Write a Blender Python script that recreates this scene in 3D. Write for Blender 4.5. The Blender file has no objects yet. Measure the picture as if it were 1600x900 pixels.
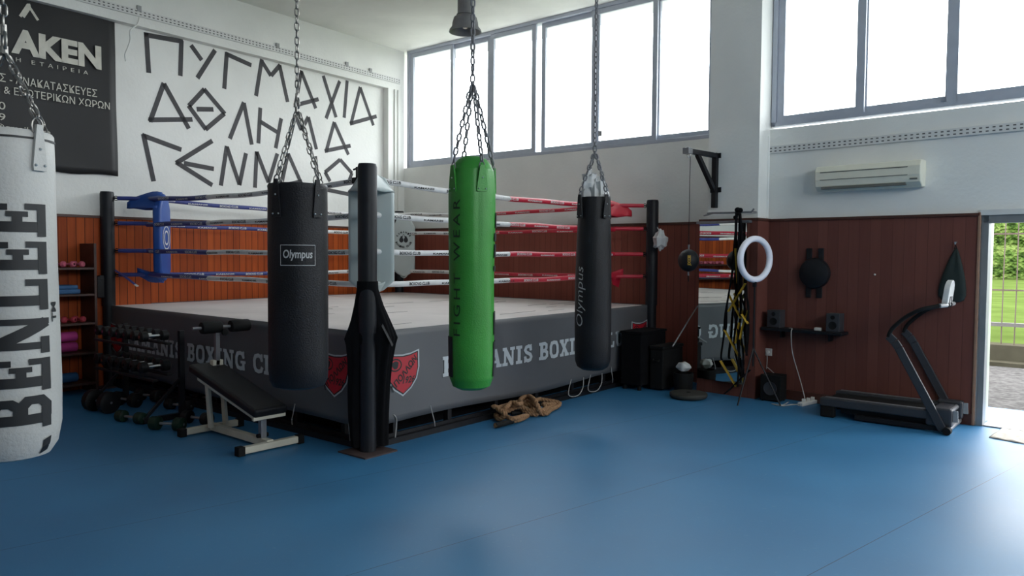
import bpy, bmesh, math, random
from mathutils import Vector, Matrix
random.seed(7)
C = bpy.context.scene.collection
PI = math.pi
# ------------------------------------------------------------------ helpers
def lin(c):
    c = c / 255.0
    return c / 12.92 if c <= 0.04045 else ((c + 0.055) / 1.055) ** 2.4
def rgb(r, g, b): return (lin(r), lin(g), lin(b), 1)
def new_mat(name):
    m = bpy.data.materials.new(name); m.use_nodes = True
    nt = m.node_tree; return m, nt, nt.nodes['Principled BSDF'], nt.links
def M(name, col, rough=.5, metal=0, var=.12, scale=9, bump=0, bscale=60, spec=.5, coat=0):
    """plain procedural material: base colour broken up by noise, optional fine bump"""
    m, nt, p, L = new_mat(name)
    p.inputs['Roughness'].default_value = rough; p.inputs['Metallic'].default_value = metal
    p.inputs['Specular IOR Level'].default_value = spec; p.inputs['Coat Weight'].default_value = coat
    tc = nt.nodes.new('ShaderNodeTexCoord')
    n = nt.nodes.new('ShaderNodeTexNoise'); n.inputs['Scale'].default_value = scale; n.inputs['Detail'].default_value = 4
    L.new(tc.outputs['Object'], n.inputs['Vector'])
    r = nt.nodes.new('ShaderNodeValToRGB')
    r.color_ramp.elements[0].position = .3; r.color_ramp.elements[1].position = .7
    r.color_ramp.elements[0].color = tuple(x * (1 - var) for x in col[:3]) + (1,)
    r.color_ramp.elements[1].color = tuple(min(1, x * (1 + var)) for x in col[:3]) + (1,)
    L.new(n.outputs['Fac'], r.inputs['Fac']); L.new(r.outputs['Color'], p.inputs['Base Color'])
    if bump:
        b = nt.nodes.new('ShaderNodeBump'); b.inputs['Strength'].default_value = bump; b.inputs['Distance'].default_value = .01
        n2 = nt.nodes.new('ShaderNodeTexNoise'); n2.inputs['Scale'].default_value = bscale; n2.inputs['Detail'].default_value = 3
        L.new(tc.outputs['Object'], n2.inputs['Vector']); L.new(n2.outputs['Fac'], b.inputs['Height']); L.new(b.outputs['Normal'], p.inputs['Normal'])
    return m
def tag(o, label=None, cat=None, group=None, kind=None):
    if label: o['label'] = label
    if cat: o['category'] = cat
    if group: o['group'] = group
    if kind: o['kind'] = kind
    return o
def empty(name, loc=(0, 0, 0), label=None, cat=None, group=None, kind=None, parent=None):
    o = bpy.data.objects.new(name, None); C.objects.link(o); o.location = loc; o.empty_display_size = .1
    if parent: o.parent = parent
    return tag(o, label, cat, group, kind)
ID = lambda p: Vector(p)
class Frame:
    """a vertical face: s runs along it, d out of it, z up"""
    def __init__(s_, o, u, n): s_.o = Vector(o); s_.u = Vector(u).normalized(); s_.n = Vector(n).normalized()
    def P(f, s, d, z): return f.o + f.u * s + f.n * d + Vector((0, 0, z))
    def T(f): return lambda p: f.P(p[0], p[1], p[2])
class MB:
    def __init__(s): s.v = []; s.f = []; s.m = []; s.sm = []
    def add(s, vs, fs, m=0, smooth=False, T=None):
        b = len(s.v); s.v += [tuple(T(v)) if T else tuple(v) for v in vs]
        for f in fs: s.f.append([b + i for i in f]); s.m.append(m); s.sm.append(smooth)
        return s
    def box(s, x0, y0, z0, x1, y1, z1, m=0, T=None):
        vs = [(x, y, z) for z in (z0, z1) for y in (y0, y1) for x in (x0, x1)]
        return s.add(vs, [(0, 2, 3, 1), (4, 5, 7, 6), (0, 1, 5, 4), (2, 6, 7, 3), (0, 4, 6, 2), (1, 3, 7, 5)], m, False, T)
    def cbox(s, c, d, m=0, T=None):
        return s.box(c[0]-d[0]/2, c[1]-d[1]/2, c[2]-d[2]/2, c[0]+d[0]/2, c[1]+d[1]/2, c[2]+d[2]/2, m, T)
    def bar(s, a, b, w, h, m=0, up=(0, 0, 1), T=None):
        a, b = Vector(a), Vector(b); t = (b - a).normalized(); x = t.cross(Vector(up))
        if x.length < 1e-4: x = t.cross(Vector((0, 1, 0)))
        x.normalize(); y = x.cross(t)
        vs = [p + x * i * w / 2 + y * j * h / 2 for p in (a, b) for i, j in ((-1, -1), (1, -1), (1, 1), (-1, 1))]
        return s.add(vs, [(3, 2, 1, 0), (4, 5, 6, 7), (0, 1, 5, 4), (1, 2, 6, 5), (2, 3, 7, 6), (3, 0, 4, 7)], m, False, T)
    def tube(s, path, r, n=8, m=0, closed=False, caps=True, T=None, rf=None, twist=0, flat=1):
        P = [Vector(p) for p in path]; k = len(P); vs = []
        nrm = None; ang = 0; length = 0
        for i, p in enumerate(P):
            t = (P[(i+1) % k] - P[i-1]) if closed else (P[min(i+1, k-1)] - P[max(i-1, 0)])
            t.normalize()
            if nrm is None:
                nrm = t.cross(Vector((0, 0, 1)))
                if nrm.length < 1e-3: nrm = t.cross(Vector((0, 1, 0)))
            else: nrm = nrm - t * nrm.dot(t)
            nrm.normalize(); b = t.cross(nrm)
            if i: length += (P[i] - P[i-1]).length
            rr = r(i / max(1, k-1)) if callable(r) else r
            for j in range(n):
                a = 2 * PI * j / n
                q = rr * (rf(a, length) if rf else 1)
                vs.append(p + nrm * math.cos(a) * q + b * math.sin(a) * q * flat)
        fs = []
        for i in range(k if closed else k - 1):
            for j in range(n):
                a0 = i*n + j; a1 = i*n + (j+1) % n; b0 = ((i+1) % k)*n + j; b1 = ((i+1) % k)*n + (j+1) % n
                fs.append((a0, b0, b1, a1)[::-1])
        s.add(vs, fs, m, True, T)
        if caps and not closed:
            b = len(s.v) - len(vs)
            s.f.append([b + j for j in range(n)][::-1]); s.m.append(m); s.sm.append(False)
            s.f.append([b + (k-1)*n + j for j in range(n)]); s.m.append(m); s.sm.append(False)
        return s
    def lathe(s, prof, c=(0, 0, 0), n=32, m=0, T=None, rf=None, axis='z'):
        vs = []
        for r, z in prof:
            for j in range(n):
                a = 2 * PI * j / n; q = r * (rf(a, z) if rf else 1)
                x, y = q * math.cos(a), q * math.sin(a)
                vs.append((c[0]+x, c[1]+y, c[2]+z) if axis == 'z' else ((c[0]+z, c[1]+x, c[2]+y) if axis == 'x' else (c[0]+y, c[1]+z, c[2]+x)))
        fs = []
        for i in range(len(prof)-1):
            for j in range(n):
                fs.append((i*n+j, i*n+(j+1) % n, (i+1)*n+(j+1) % n, (i+1)*n+j))
        b = len(s.v)
        s.add(vs, fs, m, True, T)
        for i, rev in ((0, True), (len(prof)-1, False)):
            if prof[i][0] > 1e-4:
                l = [b + i*n + j for j in range(n)]
                s.f.append(l[::-1] if rev else l); s.m.append(m); s.sm.append(False)
        return s
    def ball(s, c, r, m=0, T=None, seg=20, sc=(1, 1, 1), fn=None):
        vs = []; fs = []; R_ = seg // 2
        for i in range(R_ + 1):
            th = PI * i / R_
            for j in range(seg):
                a = 2 * PI * j / seg; d = Vector((math.sin(th)*math.cos(a), math.sin(th)*math.sin(a), math.cos(th)))
                q = r * (fn(d) if fn else 1)
                vs.append((c[0]+d.x*q*sc[0], c[1]+d.y*q*sc[1], c[2]+d.z*q*sc[2]))
        for i in range(R_):
            for j in range(seg): fs.append((i*seg+j, (i+1)*seg+j, (i+1)*seg+(j+1) % seg, i*seg+(j+1) % seg))
        return s.add(vs, fs, m, True, T)
    def prism(s, pts, d0, d1, m=0, T=None):
        """closed 2D outline (s,z) pushed from depth d0 to d1"""
        n = len(pts); vs = [(x, d0, z) for x, z in pts] + [(x, d1, z) for x, z in pts]
        fs = [tuple(range(n)), tuple(range(2*n-1, n-1, -1))] + [(i, i+n, (i+1) % n + n, (i+1) % n) for i in range(n)]
        return s.add(vs, fs, m, False, T)
    def build(s, name, mats, parent=None, bevel=0, subsurf=0, recalc=True, loc=None, seg=2, angle=40):
        me = bpy.data.meshes.new(name); me.from_pydata(s.v, [], s.f)
        for x in (mats if isinstance(mats, (list, tuple)) else [mats]): me.materials.append(x)
        me.polygons.foreach_set('material_index', s.m); me.polygons.foreach_set('use_smooth', s.sm)
        if recalc:
            bm = bmesh.new(); bm.from_mesh(me); bmesh.ops.remove_doubles(bm, verts=bm.verts, dist=1e-6)
            bmesh.ops.recalc_face_normals(bm, faces=bm.faces); bm.to_mesh(me); bm.free()
        if any(s.sm): me.set_sharp_from_angle(angle=math.radians(angle))
        o = bpy.data.objects.new(name, me); C.objects.link(o)
        if loc is not None: me.transform(Matrix.Translation(-Vector(loc))); o.location = loc
        if parent:
            o.parent = parent
            o.location = Vector(loc or (0, 0, 0)) - world_loc(parent)
        if bevel:
            b = o.modifiers.new('bevel', 'BEVEL'); b.width = bevel; b.segments = seg; b.limit_method = 'ANGLE'; b.angle_limit = math.radians(50)
            b.harden_normals = False
        if subsurf:
            u = o.modifiers.new('sub', 'SUBSURF'); u.levels = subsurf; u.render_levels = subsurf
            for p in me.polygons: p.use_smooth = True
        return o
def world_loc(o):
    v = Vector(o.location)
    while o.parent: o = o.parent; v += Vector(o.location)
    return v
def smooth_path(pts, per=8, closed=False):
    P = [Vector(p) for p in pts]; n = len(P); out = []
    for i in range(n if closed else n-1):
        if closed: p0, p1, p2, p3 = P[i-1], P[i], P[(i+1) % n], P[(i+2) % n]
        else: p0, p1, p2, p3 = P[max(i-1, 0)], P[i], P[i+1], P[min(i+2, n-1)]
        for k in range(per):
            t = k / per
            out.append(.5*((2*p1)+(-p0+p2)*t+(2*p0-5*p1+4*p2-p3)*t*t+(-p0+3*p1-3*p2+p3)*t**3))
    if not closed: out.append(P[-1])
    return out
# ------------------------------------------------------------------ the survey of the hall
F_PX = 1177.91
CAM = Vector((9.92781, -8.84284, 1.62))
pt, rl, yw = .04382, .00668, .70099
cf = Vector((-math.sin(yw)*math.cos(pt), math.cos(yw)*math.cos(pt), -math.sin(pt)))
r0 = Vector((math.cos(yw), math.sin(yw), 0)); u0 = r0.cross(cf)
cr = r0*math.cos(rl) + u0*math.sin(rl); cu = -r0*math.sin(rl) + u0*math.cos(rl)
def sight(px, py): return (px-800)*cr - (py-450)*cu + F_PX*cf
def on_floor(px, py, z=0):
    v = sight(px, py); return CAM + v * ((z-CAM.z)/v.z)
tB, yR, tR, tL, rot, S = .01006, .17917, -.06625, -.06188, .02413, 4.769
fL = Frame((0, 0, 0), (-tL, -1, 0), (1, -tL, 0))        # left wall, s towards the camera
fB = Frame((0, 0, 0), (1, tB, 0), (tB, -1, 0))          # window wall behind the ring
fR = Frame((0, yR, 0), (1, tR, 0), (tR, -1, 0))         # wall with the door
ux = Vector((math.cos(rot), math.sin(rot), 0)); uy = Vector((-math.sin(rot), math.cos(rot), 0)); RC = Vector((5.05887, -4.91842, 0))
fr = Frame(RC, uy, ux)                                   # ring side that faces the door wall
fl_ = Frame(RC, -ux, -uy)                                # ring side that faces away from the windows
def on_face(fr_, px, py, d=0):
    v = sight(px, py); t = ((fr_.o + fr_.n*d - CAM) @ fr_.n) / (v @ fr_.n); P = CAM + v*t
    return (P - fr_.o) @ fr_.u, P.z
H = 5.10
# ------------------------------------------------------------------ lettering
def font_mesh(body, bold=0, space=1.0, shear=0):
    c = bpy.data.curves.new('t', 'FONT'); c.body = body; c.offset = bold; c.space_character = space; c.shear = shear; c.resolution_u = 3
    o = bpy.data.objects.new('t', c); C.objects.link(o); bpy.context.view_layer.update()
    me = bpy.data.meshes.new_from_object(o.evaluated_get(bpy.context.evaluated_depsgraph_get()))
    vs = [(v.co.x, v.co.y) for v in me.vertices]; fs = [list(p.vertices) for p in me.polygons]
    bpy.data.objects.remove(o); bpy.data.curves.remove(c); bpy.data.meshes.remove(me)
    return vs, fs
def put_text(mb, body, box, T, m=0, cuts=0, d=.002, **k):
    """font lettering squeezed into box (u0,v0,u1,v1), then mapped by T(u, d, v)"""
    vs, fs = font_mesh(body, **k)
    x0 = min(v[0] for v in vs); x1 = max(v[0] for v in vs); y0 = min(v[1] for v in vs); y1 = max(v[1] for v in vs)
    u0, v0, u1, v1 = box
    P = [(u0+(x-x0)/(x1-x0)*(u1-u0), v0+(y-y0)/(y1-y0)*(v1-v0)) for x, y in vs]
    if cuts:
        bm = bmesh.new(); B = [bm.verts.new((a, b, 0)) for a, b in P]
        for f in fs:
            try: bm.faces.new([B[i] for i in f])
            except ValueError: pass
        for axis, (lo, hi) in (((1, 0, 0), (u0, u1)), ((0, 1, 0), (v0, v1))):
            lo, hi = min(lo, hi), max(lo, hi); k_ = max(1, int((hi-lo)/cuts))
            for i in range(1, k_+1):
                co = lo + (hi-lo)*i/(k_+1)
                bmesh.ops.bisect_plane(bm, geom=bm.verts[:]+bm.edges[:]+bm.faces[:], plane_co=Vector(axis)*co, plane_no=axis)
        bm.verts.index_update(); P = [(v.co.x, v.co.y) for v in bm.verts]; fs = [[v.index for v in f.verts] for f in bm.faces]; bm.free()
    mb.add([(a, d, b) for a, b in P], fs, m, False, T)
def strip(pts, w, closed=False):
    """a stroke as quads"""
    P = [Vector(p) for p in pts]; n = len(P); L_ = []; R_ = []
    for i in range(n):
        a = P[i-1] if (i or closed) else None; b = P[(i+1) % n] if (i < n-1 or closed) else None
        if a is None: t = (b-P[i]).normalized(); k = 1
        elif b is None: t = (P[i]-a).normalized(); k = 1
        else:
            t1, t2 = (P[i]-a).normalized(), (b-P[i]).normalized(); t = (t1+t2)
            t = t.normalized() if t.length > 1e-6 else t1; k = 1/max(.45, t.dot(t1))
        nn = Vector((-t.y, t.x)) * w/2 * k; L_.append(P[i]+nn); R_.append(P[i]-nn)
    return [(L_[i], L_[(i+1) % n], R_[(i+1) % n], R_[i]) for i in range(n if closed else n-1)]
def rc(x0, y0, x1, y1): return [(Vector((x0, y0)), Vector((x1, y0)), Vector((x1, y1)), Vector((x0, y1)))]
def slab(ch):
    """heavy slab-serif capitals, height 1; returns quads and advance"""
    W = .23; Hh = .17
    st = lambda x: rc(x, 0, x+W, 1)
    if ch == 'I': return st(.12)+rc(0, 0, .47, Hh)+rc(0, 1-Hh, .47, 1), .56
    if ch == 'L': return st(.1)+rc(0, 1-Hh, .45, 1)+rc(0, 0, .7, Hh)+rc(.55, 0, .7, .4), .78
    if ch == 'T': return st(.26)+rc(0, 1-Hh, .75, 1)+rc(.12, 0, .63, Hh)+rc(0, .62, .14, 1)+rc(.61, .62, .75, 1), .83
    if ch == 'E': return st(.1)+rc(0, 1-Hh, .72, 1)+rc(0, 0, .74, Hh)+rc(.58, .64, .72, 1)+rc(.6, 0, .74, .38)+rc(.3, .42, .54, .58)+rc(.44, .33, .56, .67), .82
    if ch == 'B': return st(.1)+rc(0, 1-Hh, .3, 1)+rc(0, 0, .3, Hh)+strip([(.25, .915), (.48, .915), (.6, .84), (.6, .66), (.48, .53), (.25, .53)], .19)+strip([(.25, .5), (.5, .5), (.65, .4), (.65, .19), (.52, .085), (.25, .085)], .19), .82
    if ch == 'R': return st(.1)+rc(0, 1-Hh, .3, 1)+rc(0, 0, .42, Hh)+strip([(.25, .915), (.5, .915), (.64, .84), (.64, .6), (.5, .5), (.25, .5)], .19)+strip([(.42, .5), (.66, .05)], .22)+rc(.55, 0, .82, Hh), .86
    if ch == 'K': return st(.1)+rc(0, 1-Hh, .42, 1)+rc(0, 0, .42, Hh)+strip([(.28, .42), (.66, .95)], .17)+strip([(.38, .58), (.7, .05)], .22)+rc(.52, 1-Hh, .82, 1)+rc(.54, 0, .86, Hh), .9
    if ch == 'A': return strip([(.18, .04), (.44, .98)], .15)+strip([(.42, .98), (.7, .04)], .23)+rc(.28, .24, .62, .38)+rc(0, 0, .36, Hh)+rc(.52, 0, .9, Hh)+rc(.26, .86, .54, 1), .92
    if ch == 'M': return rc(.1, 0, .26, 1)+rc(.76, 0, .99, 1)+strip([(.2, .97), (.54, .2)], .2)+strip([(.52, .2), (.85, .97)], .14)+rc(0, 1-Hh, .3, 1)+rc(.78, 1-Hh, 1.08, 1)+rc(0, 0, .38, Hh)+rc(.66, 0, 1.08, Hh), 1.14
    if ch == 'N': return rc(.1, 0, .26, 1)+rc(.66, 0, .8, 1)+strip([(.16, .93), (.72, .06)], .24)+rc(0, 1-Hh, .3, 1)+rc(.54, 1-Hh, .9, 1)+rc(0, 0, .38, Hh), .96
    if ch == 'O': return strip([(.42, .915), (.22, .88), (.125, .68), (.125, .32), (.22, .12), (.42, .085), (.62, .12), (.715, .32), (.715, .68), (.62, .88)], .21, True), .9
    if ch == 'C': return strip([(.7, .64), (.64, .84), (.44, .915), (.22, .86), (.125, .66), (.125, .34), (.22, .14), (.44, .085), (.64, .14), (.72, .34)], .2)+rc(.64, .6, .76, 1), .82
    if ch == 'G': return strip([(.7, .66), (.62, .86), (.42, .915), (.22, .86), (.125, .66), (.125, .34), (.22, .14), (.44, .085), (.64, .16)], .2)+rc(.64, .62, .76, 1)+rc(.56, 0, .76, .46)+rc(.44, .36, .84, .5), .92
    if ch == 'S': return strip([(.56, .66), (.54, .84), (.4, .915), (.2, .86), (.12, .7), (.2, .58), (.52, .43), (.6, .28), (.52, .13), (.34, .085), (.16, .15), (.11, .34)], .19)+rc(.52, .64, .62, 1)+rc(.04, 0, .14, .36), .74
    if ch == 'X': return strip([(.14, .95), (.66, .05)], .25)+strip([(.66, .95), (.14, .05)], .17)+rc(0, 1-Hh, .38, 1)+rc(.48, 1-Hh, .82, 1)+rc(0, 0, .34, Hh)+rc(.44, 0, .82, Hh), .88
    if ch == 'U': return strip([(.21, 1), (.21, .3), (.3, .13), (.46, .09), (.6, .14), (.68, .3), (.68, 1)], .2)+rc(0, 1-Hh, .42, 1)+rc(.5, 1-Hh, .86, 1), .92
    return [], .42
def slab_text(mb, body, box, T, m=0, d=.003, div=1):
    q = []; x = 0
    for ch in body:
        g_, adv = slab(ch)
        q += [tuple(p + Vector((x, 0)) for p in f) for f in g_]; x += adv + .03
    x -= .12; u0, v0, u1, v1 = box
    for f in q:
        a, b, c_, e = f
        vs = []; fs = []
        for i in range(div+1):
            for j in range(div+1):
                s_, t_ = i/div, j/div; p = a*(1-s_)*(1-t_)+b*s_*(1-t_)+c_*s_*t_+e*(1-s_)*t_
                vs.append((u0+p.x/x*(u1-u0), d, v0+p.y*(v1-v0)))
        for i in range(div):
            for j in range(div):
                k = i*(div+1)+j; fs.append((k, k+div+1, k+div+2, k+1))
        mb.add(vs, fs, m, div > 3, T)
# ------------------------------------------------------------------ materials
m_white = M('white_painted_plaster', (.78, .78, .745, 1), .85, var=.05, scale=1.5, bump=.25, bscale=25)
m_ceil = M('concrete_ceiling_paint', (.80, .80, .755, 1), .9, var=.08, scale=1.2, bump=.3, bscale=9)
m_alu = M('grey_aluminium', (.44, .47, .54, 1), .45, .1, var=.04)
m_alu2 = M('door_frame_metal', (.24, .25, .26, 1), .4, .3, var=.06)
m_trunk = M('white_plastic_strip', (.66, .66, .64, 1), .6, var=.04)
m_slot = M('slot_shadow', (.10, .10, .10, 1), .9)
m_black = M('black_leatherette', (.008, .008, .010, 1), .5, spec=.3, var=.3, scale=5, bump=.25, bscale=120)
m_blackpad = M('black_vinyl_sleeve', (.009, .010, .014, 1), .5, spec=.35, var=.2)
m_cloth = M('black_cloth', (.004, .004, .005, 1), .9, spec=.15, var=.3)
m_steel = M('black_painted_steel', (.008, .008, .010, 1), .5, spec=.3, var=.2)
m_chrome = M('chrome', (.6, .6, .6, 1), .25, 1, var=.05)
m_chain = M('zinc_chain', (.28, .27, .25, 1), .38, .9, var=.2, scale=40)
m_chainl = M('bright_zinc_chain', (.16, .16, .17, 1), .6, .1, var=.15, scale=40)
m_rivet = M('rivet', (.6, .6, .58, 1), .3, .9)
m_wbag = M('white_leatherette', (.50, .49, .46, 1), .5, var=.05, scale=3, bump=.2, bscale=80)
m_ink = M('black_ink', (.012, .012, .013, 1), .55, var=.1)
m_green = M('green_leatherette', (.035, .26, .03, 1), .45, var=.12, scale=3, bump=.2, bscale=90)
m_greentop = M('green_lid', (.03, .2, .07, 1), .5)
m_darkgreen = M('dark_green_print', (.008, .03, .012, 1), .6)
m_silver = M('silver_print', (.45, .45, .45, 1), .5)
m_canvas = M('ring_canvas', (.66, .60, .58, 1), .7, var=.1, scale=1.3)
m_apron = M('grey_banner_vinyl', (.105, .106, .112, 1), .42, var=.08, scale=1.2)
m_aprtext = M('pale_banner_print', (.50, .53, .55, 1), .55, var=.06)
m_shield = M('red_print', (.50, .012, .025, 1), .45, var=.1)
m_ropew = M('white_rope_sleeve', (.70, .69, .68, 1), .5, var=.08, scale=12)
m_roper = M('red_rope_sleeve', (.52, .015, .04, 1), .45, var=.12, scale=12)
m_ropeb = M('blue_rope_sleeve', (.035, .05, .22, 1), .45, var=.15, scale=12)
m_padw = M('pale_grey_vinyl_pad', (.45, .50, .49, 1), .45, var=.05, scale=3)
m_padb = M('blue_vinyl_pad', (.016, .07, .30, 1), .45, var=.1, scale=3)
m_padr = M('red_vinyl_pad', (.5, .02, .04, 1), .45, var=.1)
m_cream = M('cream_painted_tube', (.62, .58, .47, 1), .45, var=.06)
m_rubber = M('black_rubber', (.006, .006, .006, 1), .75, spec=.25)
m_hemp = M('brown_hemp_rope', (.27, .145, .070, 1), .85, var=.3, scale=60)
m_gpl = M('green_plate_coating', (.005, .022, .012, 1), .55, spec=.3)
m_iron = M('dark_iron', (.009, .009, .010, 1), .5, .2, spec=.3)
m_pink = M('pink_vinyl', (.50, .10, .16, 1), .5)
m_redd = M('red_vinyl', (.40, .04, .06, 1), .5)
m_mag = M('magenta_foam', (.45, .04, .22, 1), .7)
m_bluef = M('blue_foam', (.03, .11, .25, 1), .7)
m_shelfw = M('shelf_wood', (.05, .018, .012, 1), .5, var=.3)
m_ac = M('ivory_plastic', (.74, .72, .60, 1), .4, var=.03)
m_acd = M('air_conditioner_slot', (.14, .14, .12, 1), .6)
m_led = M('ring_light_diffuser', (.88, .88, .96, 1), .35, var=.02)
m_yel = M('yellow_strap', (.48, .29, .02, 1), .6, var=.15)
m_plas = M('white_plastic_bag', (.55, .55, .54, 1), .35, var=.05)
m_wplug = M('white_plug_plastic', (.62, .60, .56, 1), .4)
m_cable = M('grey_cable', (.42, .40, .38, 1), .5)
m_greypl = M('grey_plastic', (.30, .30, .30, 1), .4)
m_dkpl = M('charcoal_plastic', (.035, .035, .04, 1), .45)
m_greyedge = M('grey_metal_edge', (.22, .22, .23, 1), .35, .5)
m_lamp = M('grey_lamp_enamel', (.17, .17, .18, 1), .5, .2)
m_matr = M('brown_door_mat', (.50, .44, .38, 1), .9, var=.2, scale=20, bump=.6, bscale=150)
m_kerb = M('concrete_kerb', (.055, .050, .036, 1), .9, spec=0, var=.15, scale=4)
m_pave = M('gravel_pavement', (.078, .074, .072, 1), .9, spec=0, var=.35, scale=14, bump=.6, bscale=60)
m_fence = M('pink_painted_bar', (.07, .04, .034, 1), .6)
m_banner = M('black_banner_vinyl', (.018, .018, .019, 1), .5, spec=.3, var=.1, scale=1.5)
m_cream2 = M('cream_print', (.62, .60, .52, 1), .6)
m_wall_ink = M('grey_wall_paint', (.060, .058, .062, 1), .75, var=.15, scale=6)
m_gl = M('lightbulb_glass', (.6, .6, .58, 1), .15)
def m_glass():
    m, nt, p, L = new_mat('window_glass'); nt.nodes.remove(p)
    t = nt.nodes.new('ShaderNodeBsdfTransparent'); g_ = nt.nodes.new('ShaderNodeBsdfGlossy'); g_.inputs['Roughness'].default_value = .02
    x = nt.nodes.new('ShaderNodeMixShader'); x.inputs[0].default_value = .06; t.inputs[0].default_value = (.96, .97, .97, 1)
    L.new(t.outputs[0], x.inputs[1]); L.new(g_.outputs[0], x.inputs[2]); L.new(x.outputs[0], nt.nodes['Material Output'].inputs[0]); return m
m_pane = m_glass()
def m_mirror_():
    m, nt, p, L = new_mat('mirror_silver'); p.inputs['Metallic'].default_value = 1; p.inputs['Roughness'].default_value = .01
    p.inputs['Base Color'].default_value = (.75, .80, .77, 1); return m
m_mirror = m_mirror_()
def m_wood(name, c1, c2, groove, rough=.45, pitch=.098, axis='X', depth=.8):
    """vertical boards along local s (object X) with a groove between them"""
    m, nt, p, L = new_mat(name); N = nt.nodes
    tc = N.new('ShaderNodeTexCoord'); sp = N.new('ShaderNodeSeparateXYZ'); L.new(tc.outputs['UV'], sp.inputs[0])
    dv = N.new('ShaderNodeMath'); dv.operation = 'DIVIDE'; dv.inputs[1].default_value = pitch; L.new(sp.outputs['X'], dv.inputs[0])
    fl = N.new('ShaderNodeMath'); fl.operation = 'FLOOR'; L.new(dv.outputs[0], fl.inputs[0])
    fr2 = N.new('ShaderNodeMath'); fr2.operation = 'FRACT'; L.new(dv.outputs[0], fr2.inputs[0])
    wn = N.new('ShaderNodeTexWhiteNoise'); wn.noise_dimensions = '1D'; L.new(fl.outputs[0], wn.inputs['W'])
    mp = N.new('ShaderNodeMapping'); mp.inputs['Scale'].default_value = (22, 1.3, 1); L.new(tc.outputs['UV'], mp.inputs[0])
    ns = N.new('ShaderNodeTexNoise'); ns.inputs['Scale'].default_value = 1.5; ns.inputs['Detail'].default_value = 6; L.new(mp.outputs[0], ns.inputs['Vector'])
    mx = N.new('ShaderNodeMath'); mx.operation = 'MULTIPLY_ADD'; mx.inputs[1].default_value = .45; L.new(wn.outputs['Value'], mx.inputs[0]); 
    m2 = N.new('ShaderNodeMath'); m2.operation = 'MULTIPLY'; m2.inputs[1].default_value = .6; L.new(ns.outputs['Fac'], m2.inputs[0]); L.new(m2.outputs[0], mx.inputs[2])
    ra = N.new('ShaderNodeValToRGB'); ra.color_ramp.elements[0].color = c1; ra.color_ramp.elements[1].color = c2; ra.color_ramp.elements[0].position = .15; ra.color_ramp.elements[1].position = .8
    L.new(mx.outputs[0], ra.inputs[0])
    # groove mask
    ab = N.new('ShaderNodeMath'); ab.operation = 'COMPARE'; ab.inputs[1].default_value = 0; ab.inputs[2].default_value = groove; L.new(fr2.outputs[0], ab.inputs[0])
    cm = N.new('ShaderNodeMix'); cm.data_type = 'RGBA'; L.new(ab.outputs[0], cm.inputs['Factor']); L.new(ra.outputs[0], cm.inputs['A']); cm.inputs['B'].default_value = tuple(x*(1-depth) for x in c1[:3])+(1,)
    L.new(cm.outputs['Result'], p.inputs['Base Color']); p.inputs['Roughness'].default_value = rough; p.inputs['Specular IOR Level'].default_value = .25
    bp = N.new('ShaderNodeBump'); bp.inputs['Strength'].default_value = .6; bp.inputs['Distance'].default_value = .004; bp.invert = True
    L.new(ab.outputs[0], bp.inputs['Height']); L.new(bp.outputs[0], p.inputs['Normal']); return m
m_pine = m_wood('varnished_pine_boards', (.24, .036, .006, 1), (.50, .095, .014, 1), .07, rough=.6)
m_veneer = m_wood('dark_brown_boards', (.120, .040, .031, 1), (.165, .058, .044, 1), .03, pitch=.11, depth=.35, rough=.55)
m_veneerB = m_wood('red_brown_boards', (.22, .060, .042, 1), (.30, .085, .058, 1), .05, pitch=.10, depth=.45, rough=.5)
m_cap = M('dark_wood_cap', (.07, .022, .014, 1), .45)
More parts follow.
